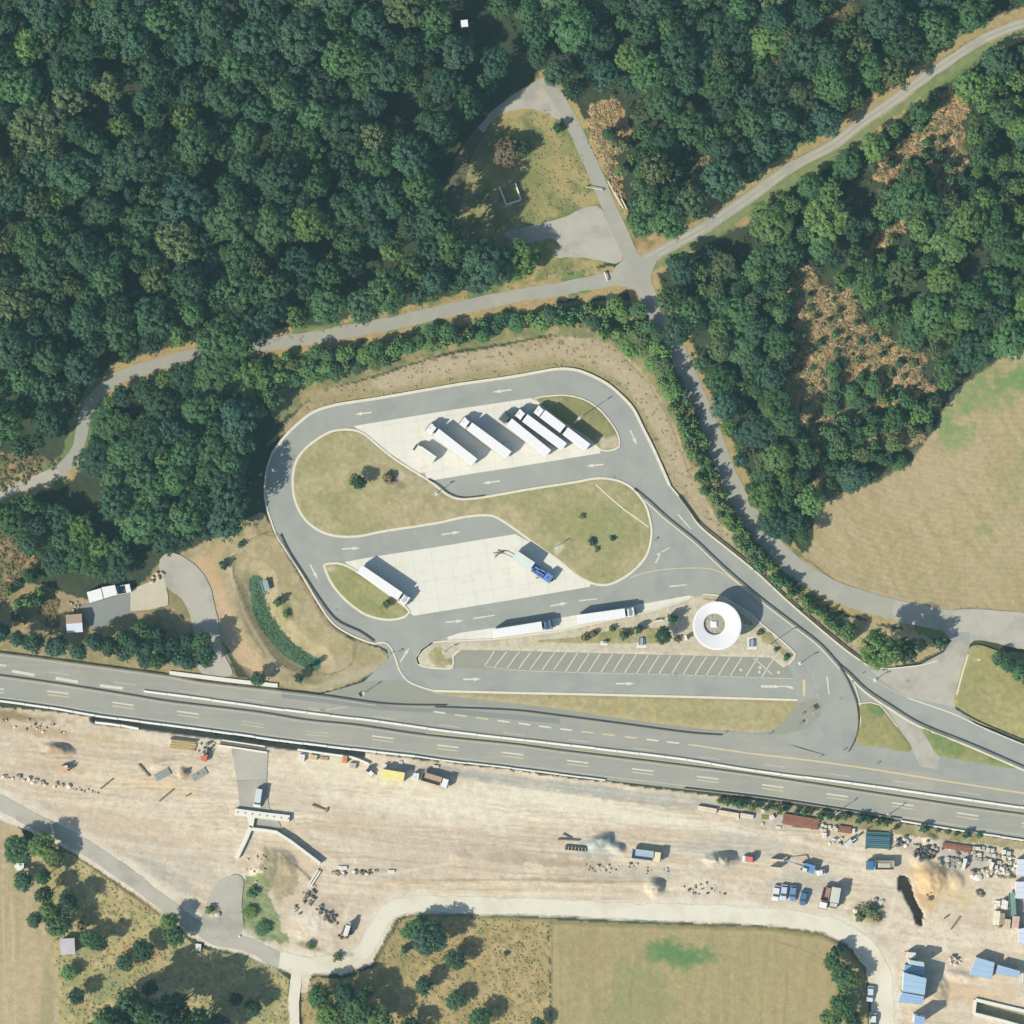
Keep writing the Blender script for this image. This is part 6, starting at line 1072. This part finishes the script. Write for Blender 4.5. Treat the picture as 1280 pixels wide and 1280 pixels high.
for k in range(9):
    y0 = -2.1+k*.52; MB().tube((-3.4, y0, .3), (3.3+random.uniform(-.2, .3), y0, .3), .25, n=10).obj('pipe', M['car'], t, color=tuple(c*random.uniform(.75, 1.2) for c in TL))
for k in range(6): y0 = -1.6+k*.52; MB().tube((-3.3, y0, .75), (3.2, y0, .75), .25, n=10).obj('pipe', M['car'], t, color=tuple(c*random.uniform(.8, 1.3) for c in TL))
for xx in (-3.3, 3.1): MB().box(xx, 0, 0, .25, 5.2, .2).box(xx, 2.6, 0, .25, .2, 1.6).box(xx, -2.6, 0, .25, .2, 1.6).obj('rack_frame', M['steel'], t)
# stone pallets (right yard) and block heaps
k = 0
for j in range(5):
    for i in range(9):
        x = 1217+i*6.1+j*1.2+random.uniform(-1.2, 1.2); y = 1060+i*.9+j*6.6+random.uniform(-1.2, 1.2)
        if (i+j*3) % 7 == 5 or x > 1266 or (j > 2 and i < 3): continue
        c = random.choice([A(236,228,206), A(214,205,182), A(246,242,228), A(190,180,158)])
        box(x, y, random.uniform(.8, 1.1), random.uniform(.8, 1.2), random.uniform(.5, 1.1), random.uniform(-14, 6), c, 'stone_pallet', 'pale pallet of stones in the crowded storage rows at the right', 'pallet', 'stone pallets in the storage rows'); k += 1
for i, (x, y) in enumerate(((1028,1031),(1032,1033),(1027,1037),(1037,1033),(1039,1036),(1043,1034),(1031,1038),(1045,1036))): box(x, y, .8, .7, random.uniform(.5, .9), random.uniform(-20, 20), A(240,232,214), 'stone_pallet', 'small cream stone block in the cluster right of the sheet piles', 'block', 'cream blocks right of the sheet piles')
box(1030.5,1044,1.1,1.5,1.0,-5,WH,'white_bag','tall white bag below the cluster of cream blocks','bag'); box(1067,1038.5,.7,1.3,.9,0,WH,'white_bag','white bag above the white-armed excavator','bag'); box(953.5,1013,.9,.8,.8,10,WH,'white_bag','white bag among the shrubs','bag'); box(965,1021.5,1.2,1.3,.8,30,WH,'white_bag','white bag left of the wide rusty stack','bag'); box(956,1021.5,1.8,1.2,.3,-5,A(150,145,90),'timber_pallet','olive timber pallet left of the wide rusty stack','pallet'); box(973,1034,1.4,.6,.3,-10,WH,'plank_stack','white planks on the gravel below the precast beams','planks'); box(953,1030,.6,.7,.4,0,WH,'white_bag','tiny white bag on the gravel below the precast beams','bag'); box(922,1023,.9,.6,.4,10,WH,'white_bag','small white bag under the right precast beam','bag')
box(1002,1036,5.5,.6,.3,-4,A(226,214,190),'plank_stack','long pale planks below the wide rusty stack','planks')
# standing concrete panels
for x, y, lb in ((970,1074,'upper standing white panel with its dark shadow'),(969,1084,'lower standing white panel with its dark shadow')):
    t = thing('standing_panel', x, y, lb, 'panel', None, math.radians(-6), 0); MB().box(0, 0, 0, 2.9, .22, 2.0).obj('panel', M['conc2'], t); MB().box(0, 0, 0, .2, 1.0, .6).obj('foot', M['conc2'], t)
# middle yard steel
for x, y, l, a, lb in ((711,1049.5,6,-3,'long dark steel beam lying in the yard'),(709,1045,2.6,-30,'short dark steel beam laid across the long one'),(399,1009.5,4.2,-20,'brown steel beam with an end plate on the open earth'),(133,980,4.2,40,'dark timber log near the row of white stones'),(208,994,5,40,'longer dark timber log right of the white stones'),(208-28,975-12,4.5,-48,'thin brown plank on the earth beside the metal plates'),(1194,1154,4.2,55,'brown trough lying near the bottom of the earthworks'),(235,999-5,1.5,30,'small tool case on the earth'),(1183,1146,1.6,35,'short dark plank above the brown trough')):
    t = thing('steel_beam' if 'steel' in lb else 'timber_beam', x, y, lb, 'beam', None, math.radians(a), max(ground_z(x, y), -.2)); cc = (.10, .09, .08) if 'dark' in lb else (.20, .13, .07)
    MB().box(0, 0, 0, l, .42, .08).box(0, 0, .08, l, .12, .25).box(0, 0, .33, l, .42, .08).obj('beam', M['matte'], t, color=cc)
    if 'end plate' in lb: MB().box(l/2, 0, 0, .4, 1.2, .7).obj('end_plate', M['matte'], t, color=(.25, .2, .15))
t = thing('grid_rack', 719, 1061, 'dark steel rack of eight slots in the yard', 'rack', None, math.radians(-5), 0); MB().box(0, .55, 0, 6, .16, .7).box(0, -.4, 0, 6, .16, .5).obj('frame', M['matte'], t, color=(.07, .07, .06))
for q in range(7): MB().box(-2.8+q*.93, 0, .1, .2, 1.3, .5).obj('slot_bar', M['matte'], t, color=(.3, .28, .24))
# metal plates near the excavator, timber formwork, trench edge
for x, y, a, lb in ((203,968,28,'left grey metal grating plate beside the brown heap'),(249,968,30,'right grey metal grating plate beside the brown heap')):
    t = thing('grating_plate', x, y, lb, 'metal plate', None, math.radians(a), -.1); 
    for q in range(6): MB().box(0, -.9+q*.36, .1, 4.4, .3, .25).obj('bar', M['matte'], t, color=A(150+15*(q % 2)*2, 160+20*(q % 2), 152+20*(q % 2)))
t = thing('timber_formwork', 229, 931, 'stack of pale yellow timber left of the orange excavator', 'timber', None, math.radians(-7), -.1)
for q in range(7): MB().box(random.uniform(-.2, .2), -1.2+q*.36, .05, 7, .3, .35, random.uniform(-.02, .02)).obj('board', M['timber'], t)
MB().box(0, 1.45, 0, 7.3, .3, .7).obj('dark_beam', M['dirtyrail'], t)
t = thing('formwork_frame', 304, 932.5, 'long white-edged frame at the trench above the old road', 'frame', None, math.radians(-8.5), -.1); MB().box(0, -.8, 0, 13.6, .5, .5).obj('lower_edge', M['barrier'], t); MB().box(0, .75, 0, 12, .35, .55).obj('upper_edge', M['barrier'], t); MB().box(0, 0, 0, 12.6, .9, .15).obj('dark_bed', M['dirtyrail'], t)
barrier([(119,902.5),(145,905.5),(174,911)], 'short white concrete barrier below the motorway trench at left', .8, .8); barrier([(372,936.5),(410,942),(440,946.5),(462,955)], 'short white concrete barrier below the motorway trench in the middle', .7, .7)
gi = 'small things along the trench'
for x, y, sx, sy, h, c, nm, lb, ct in ((377.6,947,1.5,1.9,1.2,WH,'white_bag','tall white bag at the left end of the middle trench barrier','bag'),(392,946.5,2,1.4,1.0,A(226,204,160),'tarpaulin_bundle','tan bundle under the middle trench barrier','bundle'),(431,949,1.3,2,1.4,A(226,160,100),'orange_crate','orange crate under the middle trench barrier','crate'),(441,957,1.8,1.5,.9,A(214,200,182),'tarpaulin_bundle','greyish bundle right of the orange crate','bundle'),(520,970.5,1.6,2,1.6,A(240,240,244),'portable_toilet','white toilet cabin between yellow container and tipper','cabin'),(405,948,2.2,.8,.5,A(206,170,130),'plank_stack','brown planks between tan bundle and orange crate','planks'),(482,957,.7,.9,1.0,WH,'white_bag','tiny white bag above the yellow container','bag'),(501,953,1.0,1.0,.4,A(225,225,215),'white_bag','flat white bag on the asphalt above the yellow container','bag'),(545,958,1.6,.7,.5,A(225,225,215),'plank_stack','white planks above the tipper truck','planks'),(248,1184,1.5,2.0,.9,WH,'concrete_block','white concrete block beside the haul road fork','block')): box(x, y, sx, sy, h, -8, c, nm, lb, ct)
t = thing('mini_loader', 462, 964, 'small white loader left of the yellow container', 'loader', None, math.radians(-50), .03); MB().box(0, 0, .4, 2.6, 1.2, .8).obj('chassis_body', M['white'], t, bevel=.1); MB().box(-.5, 0, 1.2, 1.0, 1.0, .7).obj('operator_cab', M['glass'], t); MB().side([(1.3, .1), (2.0, .1), (1.5, .7)], -.7, .7).obj('bucket', M['offwhite'], t)
for xx in (-.8, .8):
    for s in (-1, 1): wheel(t, xx, s*.65, .35, .2)
# rows of white rocks, rubble
gr = 'white rocks in a row on the building site'
for k in range(42):
    u = k/41; x = 4+118*u+random.uniform(-2, 2); y = 970+20*u+random.uniform(-2.6, 2.6)
    if 60 < x < 66 or 80 < x < 85: continue
    sz = random.uniform(.5, 1.5) if k < 30 else random.uniform(.3, .8); blob(x, y, sz*1.2, sz, sz*.6, random.uniform(0, 90), random.choice([A(240,232,212), A(226,214,190), A(206,192,168)]), 'rock', 'white rock in the long row at the left of the building site', 'rock', gr)
def heap(cx, cy, rx, ry, n, cols, szr, label, group, rot=0, name='rubble_block'):
    for q in range(n):
        a = random.uniform(0, 6.28); r = math.sqrt(random.random()); u, v = math.cos(a)*r*rx, math.sin(a)*r*ry; c, s_ = math.cos(math.radians(rot)), math.sin(math.radians(rot)); s = random.uniform(*szr)
        blob(cx+u*c-v*s_, cy+u*s_+v*c, s*random.uniform(.8, 1.4), s, s*random.uniform(.5, .9), random.uniform(0, 180), random.choice(cols), name, label, name.split('_')[-1], group)
DK = [(.09,.085,.07), (.13,.12,.10), (.2,.18,.15), A(200,188,164)]
heap(386,1122,9,11,26,DK,(.5,1.3),'dark rubble block in the upper part of the long heap below the bridge walls','dark rubble, upper part',0); heap(399,1137,7,6,12,DK,(.5,1.2),'dark rubble block in the middle of the long heap','dark rubble, middle part',30); heap(414,1148,12,7,22,[(.12,.09,.07),(.17,.13,.11),A(206,186,160)],(.6,1.4),'brown rubble block in the lower part of the long heap','brown rubble, lower part',25)
heap(372,1138,8,4,7,DK[1:],(.4,1.0),'small grey block left of the long heap','small grey blocks',30); heap(430,1168,11,5,12,[(.1,.07,.05),A(205,190,170),(.16,.13,.1)],(.7,1.5),'dark block beside the white machine at the end of the heap','dark blocks by the white machine',-20)
t = thing('crusher', 434, 1162, 'white upright crusher machine at the lower end of the rubble heap', 'machine', None, math.radians(72), 0); MB().box(0, 0, .5, 3.0, 1.3, 2.2).obj('housing', M['offwhite'], t, bevel=.08); MB().box(-.3, .9, .3, 2.6, .5, .9).obj('track', M['dark'], t); MB().box(-.3, -.9, .3, 2.6, .5, .9).obj('track', M['dark'], t); MB().side([(1.3, 2.0), (2.3, 2.7), (2.3, 2.5), (1.3, 1.7)], -.5, .5).obj('hopper', M['steel'], t)
heap(424,1092,9,2.6,16,[WH, A(200,180,150), (.14,.1,.08), (.3,.22,.16)],(.5,1.2),'piece of mixed scrap, white and brown, in the left half of the long scrap row','scrap row, left half',0,'scrap_piece'); heap(456,1090,16,3,22,[WH, A(206,186,150), (.13,.09,.07), (.2,.14,.1)],(.5,1.2),'piece of brown scrap in the right half of the long scrap row','scrap row, right half',0,'scrap_piece')
box(428,1084.5,2.6,.9,.5,-2,WH,'plank_stack','white planks above the scrap row','planks'); box(489,1089,1.9,.7,.5,0,WH,'plank_stack','white planks at the right end of the scrap row','planks')
heap(1155,1062,15,13,34,[(.10,.09,.07),(.15,.13,.11),A(190,180,160),A(220,205,180),(.07,.08,.08)],(.6,1.6),'dark scrap piece in the storage area right of the teal pipes','dark scrap right of the pipes',0,'scrap_piece'); heap(1192,1078,20,7,26,[A(205,202,190),A(170,168,155),(.2,.2,.18)],(.6,1.5),'grey stone in the flat pile left of the storage rows','grey stones left of the storage rows',5)
heap(1235,1092,26,6,26,[WH,A(226,214,190),A(180,165,140),(.16,.13,.1)],(.6,1.5),'mixed stone below the storage rows','mixed stones below the storage rows',3); heap(1225,1119,6,6,5,[(.12,.11,.08),(.18,.15,.1)],(.8,1.6),'dark clod alone on the open earth','dark clods',0); heap(1163,1118,4,9,5,[(.14,.12,.08),(.2,.17,.11)],(.5,1.2),'brown clod on the orange earth mound','brown clods',0)
for x, y, a, lb in ((1205,1080,-15,'leaning white slab with dark shadow among the grey stones'),(1239,1082,-20,'small leaning white slab in the storage rows'),):
    t = thing('leaning_slab', x, y, lb, 'slab', None, math.radians(a), 0); MB().box(0, 0, 0, 1.1, 3.3 if x < 1220 else 2.2, 1.6, 0, .7, .95).obj('slab', M['conc2'], t)
blob(1222,1097,3.0,2.2,.8,0,WH,'boulder','large pale boulder below the storage rows','boulder'); blob(1069,1138,1.7,1.7,1.1,0,A(236,228,210),'boulder','white boulder on the stony island in the yard','boulder'); blob(1101,1128,2.5,1.6,.7,40,A(230,222,202),'boulder','pale boulder at the upper right of the stony island','boulder'); blob(1095,1124,1.6,1.3,.6,0,(.2,.18,.13),'boulder','dark boulder at the top of the stony island','boulder'); blob(272,1143,1.8,1.6,.9,0,A(232,222,206),'boulder','pale boulder on the round mound by the haul road','boulder'); blob(300,1170,.8,.8,.5,0,WH,'boulder','small white stone at the haul road edge','boulder')
heap(1085,1136,20,12,20,[A(214,204,176),A(190,178,150),(.18,.16,.1)],(.3,.9),'small stone on the stony island in the yard','small stones on the stony island',0)
heap(880,1112,30,8,24,[(.14,.13,.12),A(190,184,170),A(214,206,190)],(.3,.9),'grey stone scattered below the square gravel heap','stones below the square gravel heap',6); heap(780,1086,60,8,30,[A(196,184,160),A(176,162,138),A(225,214,195)],(.3,.9),'stone in the loose strip above the round earth heap','stones in the loose strip',4)
heap(50,908,50,7,22,[WH,A(206,186,154),(.2,.15,.11)],(.3,.9),'stone or clod along the trench at far left','stones along the trench at far left',7); heap(320,1083,14,20,16,[A(222,208,184),A(190,176,148)],(.3,.8),'small stone on the mound between the wing walls','stones between the wing walls',0); heap(194,722,12,3.5,12,[WH,A(226,206,180),A(206,186,160)],(.7,1.4),'pale stone in the line at the top of the concrete pad','stones above the concrete pad',-32); heap(92,757,8,6,12,[A(206,190,170),A(190,172,150)],(.5,1.0),'stone of the loose heap above the hut','stones above the hut',0)
heap(1150,1190,26,3,12,[(.12,.08,.06),A(214,190,170),A(236,222,204)],(.4,1.0),'odd piece above the blue containers','odds above the blue containers',5,'scrap_piece'); heap(1195,1201,7,10,20,[(.1,.09,.08),A(236,216,196),A(250,240,225)],(.4,1.1),'bit of the scrap between the two container groups','scrap between the container groups',-20,'scrap_piece'); heap(235,975-8,30,3,8,[(.1,.09,.07),A(190,176,150)],(.3,.8),'small clod near the metal plates','clods near the metal plates',0); heap(257,935,12,6,12,[(.09,.08,.07),A(190,196,190),(.2,.17,.12)],(.4,1.1),'scrap bit beside the orange excavator','scrap by the orange excavator',0,'scrap_piece')
heap(1190,1062,26,5,16,[A(206,196,176),(.15,.12,.1),WH],(.5,1.2),'stone or offcut along the front of the long rust-red stack','offcuts along the rust-red stack',8); heap(1262,1085,9,16,22,[WH,A(214,204,184),(.15,.13,.1),A(190,180,160)],(.6,1.5),'block in the dense storage beside the pale containers','blocks beside the pale containers',0); heap(1130,1052,12,7,18,[(.1,.1,.1),WH,A(206,196,180)],(.5,1.3),'scrap part between the teal pipes and the dark pile','scrap beside the teal pipes',0,'scrap_piece'); heap(1048,1052,14,6,16,[WH,A(200,205,205),(.12,.12,.12)],(.5,1.2),'white or dark part left of the teal pipes','parts left of the teal pipes',5,'scrap_piece')
heap(1140,1195,9,5,10,[WH,A(206,186,170)],(.5,1.1),'small bright bundle above the office containers','bundles above the office containers',0,'scrap_piece'); heap(1248,1140,6,20,18,[WH,(.14,.12,.1),A(206,190,160)],(.5,1.2),'loose block left of the green trailer','loose blocks left of the green trailer',0)
# trucks at the right edge
gt = 'vehicles and goods stacked at the right edge'
t = thing('flatbed_trailer', 1265, 1130, 'long dark green flatbed trailer at the right edge', 'trailer', gt, ang(1.5, 28), .05); MB().box(0, 0, .9, 6.4, 1.7, .25).obj('deck', M['matte'], t, color=A(130, 165, 150)); MB().box(0, .9, 1.1, 6.4, .12, .9).obj('side_board', M['matte'], t, color=A(60, 100, 90)); MB().box(0, -.85, 1.1, 6.4, .1, .3).obj('side_board', M['matte'], t, color=A(110, 150, 135))
for xx in (-2, 0, 2):
    for s in (-1, 1): wheel(t, xx, s*.7, .42)
for x, y, sx, sy, h, c, lb in ((1254,1130,1.0,2.6,1.4,WH,'white crate left of the green trailer'),(1257.5,1131,.8,2.4,1.5,WH,'white crate touching the green trailer'),(1248,1129,.9,1.4,1.0,WH,'small white crate left of the two tall ones'),(1245.5,1147,1.5,3.9,1.5,A(248,240,218),'cream crate in the lower row by the green trailer'),(1252,1148,1.4,3.2,1.6,A(176,160,130),'brown crate in the lower row by the green trailer'),(1258.5,1155,1.7,2.9,1.6,A(222,204,176),'tan crate in the lower row by the green trailer'),(1269,1152,1.9,3.3,1.7,A(226,190,176),'pinkish crate in the lower row, furthest right')): t = box(x, y, sx, sy, h, -6, c, 'crate', lb, 'crate', gt)
# ------------------------------------------------------------------ the air between camera and ground
hz = MB(); hz.box(0, 0, -4, 7400, 7400, CAM_H+34); hm = bpy.data.materials.new('haze'); hm.use_nodes = True; n = hm.node_tree.nodes
n.remove(n['Principled BSDF']); pv = n.new('ShaderNodeVolumePrincipled'); hm.node_tree.links.new(pv.outputs[0], n['Material Output'].inputs['Volume'])
pv.inputs['Density'].default_value = HAZE; pv.inputs['Color'].default_value = (.42, .78, .88, 1); pv.inputs['Anisotropy'].default_value = 0
ho = hz.obj('haze', hm, kind='stuff')
